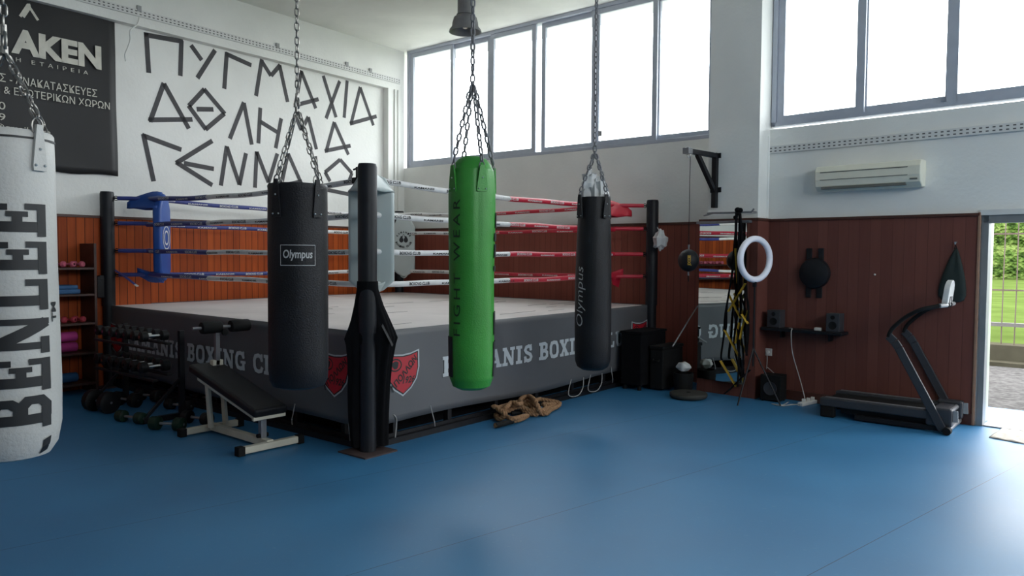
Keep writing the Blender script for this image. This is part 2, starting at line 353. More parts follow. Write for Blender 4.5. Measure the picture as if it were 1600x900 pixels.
def m_floor_():
    m, nt, p, L = new_mat('blue_vinyl_floor'); N = nt.nodes
    tc = N.new('ShaderNodeTexCoord'); sp = N.new('ShaderNodeSeparateXYZ'); L.new(tc.outputs['Object'], sp.inputs[0])
    a = N.new('ShaderNodeMath'); a.operation = 'MULTIPLY_ADD'; a.inputs[1].default_value = -.17; L.new(sp.outputs['Y'], a.inputs[0]); L.new(sp.outputs['X'], a.inputs[2])
    b = N.new('ShaderNodeMath'); b.operation = 'ADD'; b.inputs[1].default_value = 1.5*10 - 8.0; L.new(a.outputs[0], b.inputs[0])
    c = N.new('ShaderNodeMath'); c.operation = 'DIVIDE'; c.inputs[1].default_value = 1.5; L.new(b.outputs[0], c.inputs[0])
    d = N.new('ShaderNodeMath'); d.operation = 'FRACT'; L.new(c.outputs[0], d.inputs[0])
    e = N.new('ShaderNodeMath'); e.operation = 'COMPARE'; e.inputs[1].default_value = 0; e.inputs[2].default_value = .0030; L.new(d.outputs[0], e.inputs[0])
    n = N.new('ShaderNodeTexNoise'); n.inputs['Scale'].default_value = .9; n.inputs['Detail'].default_value = 5; L.new(tc.outputs['Object'], n.inputs['Vector'])
    n2 = N.new('ShaderNodeTexNoise'); n2.inputs['Scale'].default_value = 28; n2.inputs['Detail'].default_value = 4; L.new(tc.outputs['Object'], n2.inputs['Vector'])
    ra = N.new('ShaderNodeValToRGB'); ra.color_ramp.elements[0].position = .35; ra.color_ramp.elements[1].position = .7
    ra.color_ramp.elements[0].color = (.030, .148, .300, 1); ra.color_ramp.elements[1].color = (.038, .182, .355, 1); L.new(n.outputs['Fac'], ra.inputs[0])
    sc = N.new('ShaderNodeValToRGB'); sc.color_ramp.elements[0].position = .63; sc.color_ramp.elements[1].position = .78
    sc.color_ramp.elements[0].color = (0, 0, 0, 1); sc.color_ramp.elements[1].color = (.35, .35, .35, 1); L.new(n2.outputs['Fac'], sc.inputs[0])
    mx = N.new('ShaderNodeMix'); mx.data_type = 'RGBA'; L.new(sc.outputs[0], mx.inputs['Factor']); L.new(ra.outputs[0], mx.inputs['A']); mx.inputs['B'].default_value = (.13, .25, .34, 1)
    m3 = N.new('ShaderNodeMix'); m3.data_type = 'RGBA'; L.new(e.outputs[0], m3.inputs['Factor']); L.new(mx.outputs['Result'], m3.inputs['A']); m3.inputs['B'].default_value = (.015, .035, .06, 1)
    L.new(m3.outputs['Result'], p.inputs['Base Color'])
    rr = N.new('ShaderNodeMapRange'); rr.inputs['To Min'].default_value = .40; rr.inputs['To Max'].default_value = .55; L.new(n.outputs['Fac'], rr.inputs['Value']); L.new(rr.outputs[0], p.inputs['Roughness'])
    bp = N.new('ShaderNodeBump'); bp.inputs['Strength'].default_value = .12; bp.inputs['Distance'].default_value = .004; L.new(n.outputs['Fac'], bp.inputs['Height']); L.new(bp.outputs[0], p.inputs['Normal'])
    return m
m_floor = m_floor_()
def m_leaf_(name, c):
    m, nt, p, L = new_mat(name); N = nt.nodes
    tc = N.new('ShaderNodeTexCoord'); v = N.new('ShaderNodeTexVoronoi'); v.inputs['Scale'].default_value = 5; L.new(tc.outputs['Object'], v.inputs['Vector'])
    n = N.new('ShaderNodeTexNoise'); n.inputs['Scale'].default_value = 2.2; n.inputs['Detail'].default_value = 8; L.new(tc.outputs['Object'], n.inputs['Vector'])
    ra = N.new('ShaderNodeValToRGB'); E_ = ra.color_ramp.elements; E_[0].position = .35; E_[1].position = .66
    E_[0].color = c[0]; E_[1].color = c[2]; x = E_.new(.5); x.color = c[1]; L.new(n.outputs['Fac'], ra.inputs[0]); L.new(ra.outputs[0], p.inputs['Base Color'])
    bp = N.new('ShaderNodeBump'); bp.inputs['Strength'].default_value = 1; bp.inputs['Distance'].default_value = .3; L.new(v.outputs['Distance'], bp.inputs['Height']); L.new(bp.outputs[0], p.inputs['Normal'])
    p.inputs['Roughness'].default_value = .7; p.inputs['Specular IOR Level'].default_value = 0; return m
m_hedge = m_leaf_('hedge_leaves', [(.018, .034, .009, 1), (.056, .095, .020, 1), (.13, .17, .05, 1)])
m_grass = M('lawn_grass', (.050, .072, .018, 1), .9, spec=0, var=.25, scale=.8, bump=.5, bscale=12)
m_wood_mats = [m_pine]
def uv_planar(o, F):
    me = o.data; uv = me.uv_layers.new(name='UVMap')
    W = Matrix.Translation(world_loc(o))
    for p in me.polygons:
        for li in p.loop_indices:
            q = (W @ me.vertices[me.loops[li].vertex_index].co) - F.o; uv.data[li].uv = (q @ F.u, q.z)
# ------------------------------------------------------------------ room shell
def structure(name, mb, mats, **k):
    o = mb.build(name, mats, **k); o['kind'] = 'structure'; return o
structure('floor', MB().box(-1.2, -13.8, -.1, 14.5, .75, 0), m_floor)
structure('ceiling', MB().box(-1.2, -13.8, H, 14.5, .85, H+.25), m_ceil)
TL, TB, TR = fL.T(), fB.T(), fR.T()
# left wall: recessed panel, pilaster by the corner, beam along the top
structure('wall_left', MB().box(-.3, -.42, 0, 13.8, -.12, H, T=TL), m_white)
structure('trim_9', MB().box(-.0, -.12, 0, .38, 0, H, T=TL).box(.38, -.12, 4.42, 13.8, 0, H, T=TL), m_white)
WH = 2.057
wz = MB().box(.381, -.12, 0, 13.8, .0, WH-.03, T=TL).box(0, 0, 0, .381, .012, WH-.03, T=TL); wz.box(.0, -.12, WH-.03, 13.8, .02, WH, m=1, T=TL)
o = structure('trim_1', wz, [m_pine, m_cap]); uv_planar(o, fL)
# window wall behind the ring
ZS = 3.108
structure('wall_back', MB().box(-.3, -.3, 0, 5.66, 0, ZS, T=TB).box(5.66, -.3, 0, 6.35, -.02, H, T=TB), m_white)
o = structure('trim_2', MB().box(.02, 0, 0, 5.80, .03, WH-.03, T=TB).box(.02, 0, WH-.03, 5.80, .05, WH, m=1, T=TB), [m_veneerB, m_cap]); uv_planar(o, fB)
# pillar
PD = .26
pl0, _ = on_face(fR, 1108, 215, PD); pl1, _ = on_face(fR, 1187, 200, PD)
structure('wall_pillar', MB().box(pl0, -.3, 0, pl1, PD, H, T=TR), m_white)
ms0, _ = on_face(fR, 1092, 400, PD+.03)
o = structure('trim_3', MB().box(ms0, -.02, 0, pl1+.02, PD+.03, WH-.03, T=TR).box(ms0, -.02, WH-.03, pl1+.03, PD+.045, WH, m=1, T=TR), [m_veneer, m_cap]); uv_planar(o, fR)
# wall with the door and the second window
D0 = on_face(fR, 1534, 400)[0]; D1 = D0 + 3.0; DH = 2.03; XE = 14.5
w = MB(); w.box(pl1-.1, -.28, 0, D0, 0, ZS-.03, T=TR); w.box(D0, -.28, DH, D1, 0, ZS-.03, T=TR); w.box(D1, -.28, 0, XE, 0, ZS-.03, T=TR); w.box(13.9, -.28, ZS-.03, XE, 0, H, T=TR)
structure('wall_right', w, m_white)
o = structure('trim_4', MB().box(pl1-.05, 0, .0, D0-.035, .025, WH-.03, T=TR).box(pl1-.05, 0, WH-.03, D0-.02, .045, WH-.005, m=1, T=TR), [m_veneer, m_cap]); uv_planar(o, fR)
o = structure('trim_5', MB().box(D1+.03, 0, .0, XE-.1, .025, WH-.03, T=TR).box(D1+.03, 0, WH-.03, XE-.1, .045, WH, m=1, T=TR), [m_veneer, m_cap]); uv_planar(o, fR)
structure('baseboard_right', MB().box(pl1, .0, 0, D0-.03, .045, .11, T=TR), m_cap, bevel=.004)
structure('trim_6', MB().box(D0-.035, 0, 0, D0-.012, .035, WH, T=TR), M('light_wood_edge', (.30, .17, .11, 1), .5), bevel=.004)
fS = Frame((14.3, -13.5, 0), (-1, 0, 0), (0, 1, 0)); fE = Frame((14.3, -.75, 0), (0, -1, 0), (-1, 0, 0))
for nm, F_, ln in (('south', fS, 14.3), ('east', fE, 12.9)):
    T_ = F_.T()
    structure('wall_'+nm, MB().box(-.3, -.28, 0, ln+.6, 0, ZS if nm == 'east' else H, T=T_).box(-.3, -.28, ZS, .4, 0, H, T=T_).box(ln-.5 if nm == 'south' else 8.44, -.28, ZS, ln+.6, 0, H, T=T_), m_white)
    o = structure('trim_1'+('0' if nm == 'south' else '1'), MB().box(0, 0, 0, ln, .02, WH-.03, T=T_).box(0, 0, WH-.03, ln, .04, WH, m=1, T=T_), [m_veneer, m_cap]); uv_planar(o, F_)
# conduits in the corner and beside the pillar
p = MB()
for s_ in (.16, .24): p.tube([fL.P(s_, .015, WH+.01), fL.P(s_, .015, 4.42)], .012, 8)
structure('trim_7', p, m_white)
p = MB(); s_, _ = on_face(fR, 1197, 300, .02)
p.tube([fR.P(s_+.02, .03, WH+.01), fR.P(s_+.02, .03, 3.0)], .02, 8); p.tube([fR.P(s_-.035, .03, WH+.05), fR.P(s_-.035, .03, H-.01)], .012, 8)
structure('trim_8', p, m_white)
# ------------------------------------------------------------------ windows
def window(name, F, s0, s1, z0, z1, sashes, label_n):
    """sashes: (left, right, depth) each a framed pane sliding in the outer frame"""
    root = empty(name, F.P(s0, 0, z0), kind='structure')
    T = F.T(); f = MB(); t = .05
    f.box(s0, -.14, z0, s1, .0, z0+.045, T=T); f.box(s0, -.14, z1-.05, s1, .0, z1, T=T)
    f.box(s0, -.14, z0, s0+t, .0, z1, T=T); f.box(s1-t, -.14, z0, s1, .0, z1, T=T)
    f.box(s0, -.09, z0+.045, s1, -.075, z0+.06, T=T)
    f.build('window_frame', m_alu, root, bevel=.004)
    for a, b, d, wl, wr in sashes:
        sb = MB(); y0, y1 = d-.035, d
        sb.box(a, y0, z0+.045, a+wl, y1, z1-.05, T=T); sb.box(b-wr, y0, z0+.045, b, y1, z1-.05, T=T)
        sb.box(a+wl, y0, z0+.045, b-wr, y1, z0+.115, T=T); sb.box(a+wl, y0, z1-.12, b-wr, y1, z1-.05, T=T)
        so = sb.build('sash', m_alu, root, bevel=.003)
        MB().box(a+wl-.004, y0+.014, z0+.11, b-wr+.004, y0+.02, z1-.115, T=T).build('pane', m_pane, so)
    return root
def sB(px): return on_face(fB, px, 200)[0]
def sR(px): return on_face(fR, px, 150)[0]
window('window_1', fB, sB(636), sB(1114), ZS, H, [
    (sB(638)+.03, sB(706), -.02, .07, .055), (sB(701), sB(762), -.07, .05, .07), (sB(765), sB(835), -.02, .06, .075),
    (sB(841), sB(931), -.07, .07, .08), (sB(922), sB(1024), -.02, .07, .07), (sB(1018), sB(1114)-.03, -.07, .07, .07)], 1)
window('window_2', fR, sR(1206), 13.92, ZS, H, [
    (sR(1209)+.03, sR(1349), -.02, .08, .085), (sR(1338), sR(1490), -.07, .08, .09), (sR(1478), 9.35, -.02, .09, .09),
    (9.3, 10.6, -.07, .08, .08), (10.55, 11.9, -.02, .08, .08), (11.85, 13.89, -.07, .08, .08)], 2)
window('added_window_3', fE, .4, 8.44, ZS, H, [(.43+i*1.33, .43+i*1.33+1.36, -.02-.05*(i % 2), .07, .07) for i in range(6)], 3)  # unseen east window, added to let more fill light into the hall
# small square sticker on the fifth pane
s_, z_ = on_face(fB, 939, 209, -.05)
st = MB().box(s_-.03, -.026, z_-.035, s_+.03, -.022, z_+.035, T=TB)
# ------------------------------------------------------------------ door
droot = empty('door_1', fR.P(D0, 0, 0), kind='structure')
d = MB(); d.box(D0, -.10, 0, D0+.055, .012, DH, T=TR); d.box(D1-.055, -.10, 0, D1, .012, DH, T=TR); d.box(D0, -.10, DH-.075, D1, .012, DH, T=TR)
d.build('door_frame', m_alu2, droot, bevel=.004)
d = MB(); d.box(D0, -.34, 0, D0+.025, -.10, DH-.01, T=TR); d.box(D1-.05, -.34, 0, D1, -.10, DH-.01, T=TR)
d.build('door_reveal', M('pale_painted_reveal', (.46, .50, .40, 1), .35), droot)
lf = MB().box(D1-.03, -1.25, .02, D1+.01, -.34, DH-.03, T=TR); lf.build('door_leaf', m_alu2, droot, bevel=.005)
MB().box(D0-.02, .02, DH, D1+.1, .03, DH+.05, T=TR).build('lintel_strip', m_trunk, droot)
MB().box(D0+.05, -.3, -.005, D1-.05, 0, .012, T=TR).build('threshold', M('pale_threshold', (.3, .3, .3, 1), .5), droot)
# ------------------------------------------------------------------ outside
structure('ground_bounce', MB().box(-40, .8, -.12, 7.8, 40, -.02), M('pale_bounce_ground', (.5, .5, .47, 1), .9))  # unseen pale ground, added to bounce skylight up to the ceiling
structure('ground_pavement', MB().box(7.8, 1, -.13, 90, 4.7, -.03).box(7.8, .4, -.13, 40, 1.0, -.03), m_pave)
g_ = MB(); nx, ny = 40, 24
for i in range(1): pass
tag(MB().box(-60, 5.6, -.3, 110, 70, .2).build('lawn', m_grass), 'green lawn stretching beyond the barred fence outside the door', 'grass', kind='stuff')
tag(MB().box(-30, 4.98, -.2, 60, 5.4, .27).box(-30, 4.7, -.2, 60, 4.98, .03).build('kerb_wall', m_kerb), 'low concrete kerb wall under the barred fence outside', 'low wall')
fe = empty('fence', (8.5, 5.15, .27), 'thin barred metal fence on the kerb outside the open door', 'fence')
b_ = MB(); x = 2.0
for zz in (2.0, 1.12):
    b_ = MB().bar((2, 5.15, zz), (17, 5.15, zz), .022, .022); b_.build('rail', m_fence, fe)
MB().bar((2, 5.15, .58), (17, 5.15, .58), .05, .06).build('rail', M('pale_rail', (.09, .08, .077, 1), .5), fe)
k = 0
while x < 15:
    MB().tube([(x, 5.15, .27), (x+.012*math.sin(k*2.1), 5.15, 1.2), (x-.01*math.sin(k), 5.15, 2.22)], .0085, 6).build('bar', m_fence, fe); x += .172; k += 1
# hedge with a bumpy leafy face
hb = MB(); vs = []; fs = []; nx, nz = 260, 34
rh = random.Random(3)
bl = [(rh.uniform(-45, 45), rh.uniform(0, 4.8), rh.uniform(.8, 2.2), rh.uniform(.4, 1.1)) for _ in range(420)]
cells = {}
for q in bl:
    for cx_ in range(int((q[0]-q[2])//2), int((q[0]+q[2])//2)+1): cells.setdefault(cx_, []).append(q)
for j in range(nz+1):
    for i in range(nx+1):
        X = -45 + 90*i/nx; t = j/nz; top = 4.6+.35*math.sin(X*.9)+.25*math.sin(X*2.3+1)
        if t < .75: Z = top*t/.75; Y = 0
        else: Z = top+.15*math.sin((t-.75)*12); Y = (t-.75)*8
        bmp = 0
        for q in cells.get(int(X//2), []):
            dd = ((X-q[0])**2+(Z-q[1])**2)/q[2]**2
            if dd < 1: bmp = max(bmp, q[3]*math.sqrt(1-dd))
        vs.append((X+rh.uniform(-.06, .06), 52+Y-bmp-rh.uniform(0, .12), .27+Z+rh.uniform(-.05, .05)))
for j in range(nz):
    for i in range(nx): k = j*(nx+1)+i; fs.append((k, k+1, k+nx+2, k+nx+1))
hb.add(vs, fs, 0, True); tag(hb.build('hedge', m_hedge, angle=180, recalc=False), 'tall leafy green hedge at the far edge of the lawn', 'hedge')
# flowering shrub above the hedge and two trees seen in the windows
def tree(name, x, y, h, r, label, cat, mat, n=500, base=0, leaf=.14, group=None):
    root = empty(name, (x, y, base), label, cat, group); rr = random.Random(int(x*13+y))
    tr = MB(); tr.tube([(x, y, base), (x+.1, y, base+h*.35), (x-.1, y+.1, base+h*.62)], lambda t: .16*(1-.6*t), 8)
    for _ in range(16):
        a = rr.uniform(0, 2*PI); z0 = base+h*rr.uniform(.3, .6); e = Vector((x+math.cos(a)*r*rr.uniform(.4, .95), y+math.sin(a)*r*rr.uniform(.4, .95), base+h*rr.uniform(.6, 1)))
        tr.tube([(x, y, z0), (Vector((x, y, z0))+e)/2+Vector((0, 0, .3)), e], lambda t: .05*(1-.85*t), 5)
    tr.build('trunk', M('bark', (.12, .09, .06, 1), .9), root)
    lf_ = MB()
    for _ in range(n):
        d_ = Vector((rr.gauss(0, 1), rr.gauss(0, 1), rr.gauss(0, 1))).normalized() * rr.uniform(.45, 1)
        c = Vector((x+d_.x*r, y+d_.y*r, base+h*.68+d_.z*h*.34)); a = Vector((rr.gauss(0, 1), rr.gauss(0, 1), rr.gauss(0, 1))).normalized()*leaf; b = a.cross(Vector((rr.gauss(0, 1), rr.gauss(0, 1), 1))).normalized()*leaf*.6
        lf_.add([c-a, c+b, c+a, c-b], [(0, 1, 2, 3)])
    lf_.build('foliage', mat, root, recalc=False)
m_pinkl = M('blossom', (.13, .09, .06, 1), .8, var=.3, scale=6)
tree('tree', 3.5, 60, 8.5, 5.5, 'pale blossoming tree rising behind the hedge outside the door', 'tree', m_pinkl, 2600, leaf=.3, base=.26)
# ------------------------------------------------------------------ things on the left wall
# painted slogan: strokes traced along the wall
g1 = lambda X, Y: (200+X/3, Y/3)
g2 = lambda X, Y: (400+X/3.46, 240+Y/3.46)
letters = [
 [[(85,152),(97,342)],[(75,162),(258,195)],[(250,190),(245,356)]], [[(295,212),(345,282)],[(408,235),(325,366)]],
 [[(463,245),(451,416)],[(458,252),(578,306)]], [[(627,278),(600,450)],[(625,285),(670,355)],[(670,355),(713,305)],[(710,305),(748,478)]],
 [[(812,330),(783,505)],[(812,335),(880,508)],[(778,495),(893,465)]], [[(915,355),(975,550)],[(992,380),(928,555)]], [[(1027,378),(1013,552)]],
 [[(1088,408),(1045,582)],[(1088,410),(1150,588)],[(1040,580),(1165,545)]],
 [[(168,390),(103,570)],[(168,392),(285,603)],[(97,562),(302,560)]],
 [[(358,418),(285,497)],[(283,495),(365,607)],[(363,607),(452,532)],[(454,534),(356,418)],[(322,512),(400,513)]],
 [[(543,480),(477,650)],[(543,482),(580,678)]], [[(620,505),(611,672)],[(620,570),(700,620)],[(718,555),(692,695)]],
 [[(785,540),(750,683)],[(785,545),(812,610)],[(812,612),(845,548)],[(845,548),(883,700)]], [[(967,572),(928,712)],[(967,575),(1033,725)],[(922,708),(1043,683)]],
 [[(72,628),(120,850)],[(66,634),(250,702)]], [[(395,660),(225,765)],[(225,760),(395,868)],[(262,765),(402,792)]],
 [[(463,685),(435,870)],[(463,688),(522,865)],[(522,868),(553,718)]], [[(603,710),(595,880)],[(603,712),(658,855)],[(658,858),(700,720)]],
 [[(750,718),(712,900)],[(750,720),(830,900)],[(722,870),(815,850)]], [[(878,732),(897,892)]],
 [[(994,748),(923,808)],[(923,806),(947,850)],[(994,748),(1050,812)],[(1050,810),(1035,850)],[(930,889),(1042,912)]]]
mb = MB()
for L_ in letters:
    for a, b in L_:
        A_ = on_face(fL, *g1(*a), d=-.12); B_ = on_face(fL, *g1(*b), d=-.12)
        for qd in strip([A_, B_], .062):
            mb.add([(p[0], -.119, p[1]) for p in qd]+[(p[0], -.117, p[1]) for p in qd], [(0, 1, 2, 3), (4, 7, 6, 5), (0, 4, 5, 1), (1, 5, 6, 2), (2, 6, 7, 3), (3, 7, 4, 0)], 0, False, TL)
tag(mb.build('painted_slogan', m_wall_ink), 'dark grey hand-painted Greek lettering in three rows on the white wall', 'wall lettering')
# banner
bs, bz = on_face(fL, 183, 276, -.1); bt = 4.50
bn = empty('advertising_banner', fL.P(bs, -.1, bz), 'black vinyl advertising banner with cream lettering on the left wall', 'banner')
vs = []; fs = []; NX, NZ = 26, 24
BW = 2.35
for i in range(NX+1):
    for j in range(NZ+1):
        s_ = bs+.0+BW*i/NX; z = bz+(bt-bz)*j/NZ + .012*math.sin(i*.8)*(1 if j == 0 else 0)
        dd = -.092 + .012*math.sin(s_*3+z*2.2)+.006*math.sin(s_*7-z*5)
        vs.append((s_, dd, z))
for i in range(NX):
    for j in range(NZ): k = i*(NZ+1)+j; fs.append((k, k+NZ+1, k+NZ+2, k+1))
bb = MB().add(vs, fs, 0, True, TL); bo = bb.build('banner_sheet', m_banner, bn, recalc=False)
so = bo.modifiers.new('t', 'SOLIDIFY'); so.thickness = .003
tm = MB(); Tm = lambda p: fL.P(-p[0], p[1]-.071, p[2])    # text runs from far s to near s
def bt_(body, s0, z0, s1, z1, m=0, **k): put_text(tm, body, (-s0, z0, -s1, z1), Tm, m, **k)
def bpx(x, y): return on_face(fL, x, y, -.08)
def line(body, x0, x1, yt0, yb0, yt1, yb1, **k):
    (sa, za), (_, zb) = bpx(x0, yb0), bpx(x0, yt0); (sc_, zc), (_, zd) = bpx(x1, yb1), bpx(x1, yt1)
    bt_(body, sa, (za+zc)/2, sc_, (zb+zd)/2, **k)
line('AKEN', 17, 158, 45, 84, 71, 108, bold=.05, space=1.02)
bt_('M', bpx(10, 60)[0]+.26, bpx(17, 84)[1]-.005, bpx(8, 60)[0], bpx(17, 45)[1]+.02, bold=.05)
line('ΤΕΧΝΙΚΗ ΕΤΑΙΡΕΙΑ', -62, 137, 75, 80, 110, 117, space=1.9)
line('ΑΝΕΓΕΡΣΕΙΣ - ΑΝΑΚΑΤΑΣΚΕΥΕΣ', -95, 151, 103, 115, 136, 149)
line('ΕΣΩΤΕΡΙΚΩΝ & ΕΞΩΤΕΡΙΚΩΝ ΧΩΡΩΝ', -112, 171, 118, 130, 158, 170)
(sa, za), (sb_, zb) = bpx(8, 172), bpx(8, 160); bt_('2310 000000', sa+.8, za, sa, zb)
(sa, za), (sb_, zb) = bpx(8, 189), bpx(8, 178); bt_('6900 000009', sa+.8, za, sa, zb)
(sa, za), (sb_, zb) = bpx(78, 213), bpx(78, 203); bt_('info@gmail.com', bpx(-40, 200)[0], za, sa, zb)
for pts in ([(31, 26), (43, 8), (47, 8)], [(36, 27), (46, 12), (59, 32)]):
    for qd in strip([bpx(*a) for a in pts], .028): tm.add([(-p[0], 0, p[1]) for p in qd], [(0, 1, 2, 3)], 0, False, Tm)
tm.build('printed_lettering', m_cream2, bn, recalc=False)
for (s_, z_) in ((bs+.05, bz+.05), (bs+.05, bt-.05)): MB().lathe([(.014, 0), (.014, .006), (.007, .006)], n=12, T=lambda p: fL.P(s_+p[0], -.085+p[2], z_+p[1])).build('eyelet', m_rivet, bn)
# perforated strips
def perforated(name, F, s0, s1, z, hh, d, label, n_, clips):
    T = F.T(); root = empty(name, F.P(s0, d, z), label, 'slotted strip')
    MB().box(s0, d, z, s1, d+.02, z+hh, T=T).build('strip', m_trunk, root, bevel=.003)
    h = MB(); n = int((s1-s0)/n_)
    for i in range(n):
        for k_ in (.3, .7):
            a = s0+(i+.3)*n_; h.box(a, d+.0195, z+hh*k_-.006, a+n_*.45, d+.0215, z+hh*k_+.006, T=T)
    tag(h.build('slot', m_slot, root), kind='stuff')
    for c_ in clips: MB().box(c_-.025, d, z+hh*.7, c_+.025, d+.028, z+hh+.045, T=T).build('clip', m_greypl, root)
z1_ = on_face(fL, 463, 85)[1]
perforated('slotted_strip', fL, .12, 9, 4.53, .085, .003, 'white slotted strip under the ceiling on the slogan wall', .055, [4.62, 2.6, 1.3, .8])
sw0 = on_face(fR, 1194, 230, .02)[0]
perforated('slotted_strip', fR, sw0, 13.9, 2.80, .085, .003, 'white slotted strip under the window beside the pillar', .055, [])
# dangling wire
P_ = [on_face(fL, *q, d=.02) for q in ((217, 27), (214, 38), (203, 48), (203, 62), (199, 75), (195, 85), (196, 96))]
tag(MB().tube(smooth_path([fL.P(a, .03, b) for a, b in P_]), .009, 6).build('loose_wire', m_white), 'loose white wire dangling from the strip between banner and slogan', 'wire')
# ------------------------------------------------------------------ the boxing ring
ring = empty('boxing_ring', RC, 'raised boxing ring with grey lettered skirt, black posts and red, white and blue ropes', 'boxing ring')
def RP(a, b, z): return RC - ux*a + uy*b + Vector((0, 0, z))    # a towards the left post, b towards the right post
RT = lambda p: RP(p[0], p[1], p[2])
ZP = .9775; ZA = .19
MB().box(.03, .03, ZP-.1, S-.03, S-.03, ZP-.02, T=RT).build('deck', m_steel, ring)
# canvas with slight wrinkles
vs = []; fs = []; n = 60
for i in range(n+1):
    for j in range(n+1):
        a, b = i/n*S, j/n*S; e = min(a, b, S-a, S-b)
        vs.append(RP(a, b, ZP-(.012 if e < .001 else 0)+(.006*math.sin(a*5+b*2)*math.sin(b*6.1-a) if e > .1 else 0)))
for i in range(n):
    for j in range(n): k = i*(n+1)+j; fs.append((k, k+1, k+n+2, k+n+1))
MB().add(vs, fs, 0, True).build('canvas', m_canvas, ring)
cr_ = MB(); rr = random.Random(5)
for _ in range(26):
    a, b = rr.uniform(.3, 2.6), rr.uniform(.4, S-.6); l = rr.uniform(.15, .7)
    cr_.tube([RP(a+l*t_*.25*math.sin(t_*2)*.2, b+l*t_, ZP+.006) for t_ in (0, .3, .6, 1)], .0035, 4, flat=.4)
tag(cr_.build('scuff', M('dark_scuff', (.10, .09, .09, 1), .8), ring), kind='stuff')
# floor frame
ff = MB()
for F_ in (fr, fl_): ff.box(-.02, -.08, 0, S+.02, .0, .05, T=F_.T()); ff.box(-.02, -.07, .05, S+.02, -.05, .08, T=F_.T())
ff.box(S-.05, 0, 0, S+.02, S, .06, T=RT); ff.box(0, S-.05, 0, S, S+.02, .06, T=RT)
for k in range(7):
    q = .35+k*.68
    for F_ in (fr, fl_): ff.box(q, -.12, .05, q+.05, -.06, ZP-.1, T=F_.T())
ff.build('base_frame', m_steel, ring)
# skirts
def skirt(F_, wav):
    vs = []; fs = []; nx, nz = 70, 14
    for i in range(nx+1):
        for j in range(nz+1):
            s_ = S*i/nx; t = j/nz; z = ZA + (ZP+.004-ZA)*t
            if wav: z += (.02*math.sin(s_*2.1)-.01)*(1-t)
            dd = .012*math.sin(s_*2.7+t*2)*(1-t)+.006*math.sin(s_*9+t*7)*(1-t)*t
            vs.append((s_, dd+.004, z))
    for i in range(nx):
        for j in range(nz): k = i*(nz+1)+j; fs.append((k, k+nz+1, k+nz+2, k+1))
    o = MB().add(vs, fs, 0, True, F_.T()).build('skirt', m_apron, ring, recalc=False)
    q = o.modifiers.new('t', 'SOLIDIFY'); q.thickness = .004; q.offset = 1
    return o
def dsk(s_, z): 
    t = (z-ZA)/(ZP-ZA); return .012*math.sin(s_*2.7+t*2)*(1-t)+.006*math.sin(s_*9+t*7)*(1-t)*t+.0115
TXT = 'KAMANIS BOXING CLUB'
def shield(mbs, T, sc, s_, z, w, h):
    O = [(-.5, .5), (-.25, .44), (0, .42), (.25, .44), (.5, .5), (.5, .1), (.42, -.16), (.25, -.36), (0, -.52), (-.25, -.36), (-.42, -.16), (-.5, .1)]
    for k_, mi, d_ in ((1, 0, 0), (.92, 2, .0015), (.86, 1, .003)):
        P = [(s_+sc*a*w*k_, z+b*h*k_) for a, b in O]; c0 = (s_, z)
        mbs.add([(a, d_, b) for a, b in P]+[(c0[0], d_, c0[1])], [(i, (i+1) % 12, 12) for i in range(12)], mi, False, T)
    ring_ = [(s_-sc*w*.22+sc*w*.17*math.cos(t*PI/8), z+h*.2+h*.13*math.sin(t*PI/8)) for t in range(16)]
    for qd in strip(ring_, .012, True): mbs.add([(p[0], .0045, p[1]) for p in qd], [(0, 1, 2, 3)], 2, False, T)
    hd = [(s_-sc*w*.22+sc*w*.1*math.cos(t*PI/5)*(1.1 if t % 3 else .8), z+h*.2+h*.09*math.sin(t*PI/5)) for t in range(10)]
    mbs.add([(a, .0045, b) for a, b in hd], [tuple(range(10))], 2, False, T)
    ca, sa = math.cos(.72), math.sin(.72)
    def TT(p): return T((s_+sc*(p[0]*ca-p[2]*sa*.9), p[1], z+(p[0]*sa+p[2]*ca)))
    put_text(mbs, 'ΑΠΟΛΛΩΝ', (-.19, -.04, .20, .025), TT, 2, d=.0045, bold=.03)
    put_text(mbs, '1926', (s_-sc*w*.02, z-h*.24, s_+sc*w*.34, z-h*.08), T, 2, d=.0045, bold=.02, shear=.3)
for F_, flip, ln in ((fr, 1, 'right'), (fl_, -1, 'left')):
    sk = skirt(F_, True)
    # lettering reads left to right for someone outside the ring
    def TT(p, F_=F_, flip=flip):
        s_ = p[0] if flip == 1 else S-p[0]
        return F_.P(s_, dsk(s_, p[2])+p[1], p[2])
    lb = MB()
    if flip == 1: slab_text(lb, TXT, (.885, .505, 4.27, .69), TT, 0, div=3)
    else: slab_text(lb, TXT, (S-4.30, .485, S-.92, .67), TT, 0, div=3)
    lb.build('skirt_lettering', m_aprtext, sk, recalc=False)
    for s_ in (.39, S-.27):
        sm_ = MB(); ss = s_ if flip == 1 else S-s_
        shield(sm_, TT, 1, ss, .60, .40, .385); sm_.build('club_shield', [m_aprtext, m_shield, m_ink], sk, recalc=False)
fbk = Frame(RP(S, S, 0), ux, uy); flf = Frame(RP(S, 0, 0), uy, -ux)
for F_ in (fbk, flf): skirt(F_, False)
uf = MB()
for k in range(1, 6): q = S*k/6; uf.bar(RP(.1, q, ZP-.16), RP(S-.1, q, ZP-.16), .06, .1); uf.bar(RP(q, .3, .04), RP(q, S-.1, .04), .05, .05)
uf.box(.35, .35, .0, S-.1, .40, ZP-.2, T=RT); uf.box(.35, .40, 0, .40, S-.1, ZP-.2, T=RT)  # black panels added under the deck so no light shows below the skirts
uf.build('under_frame_blocker', m_cloth, ring)
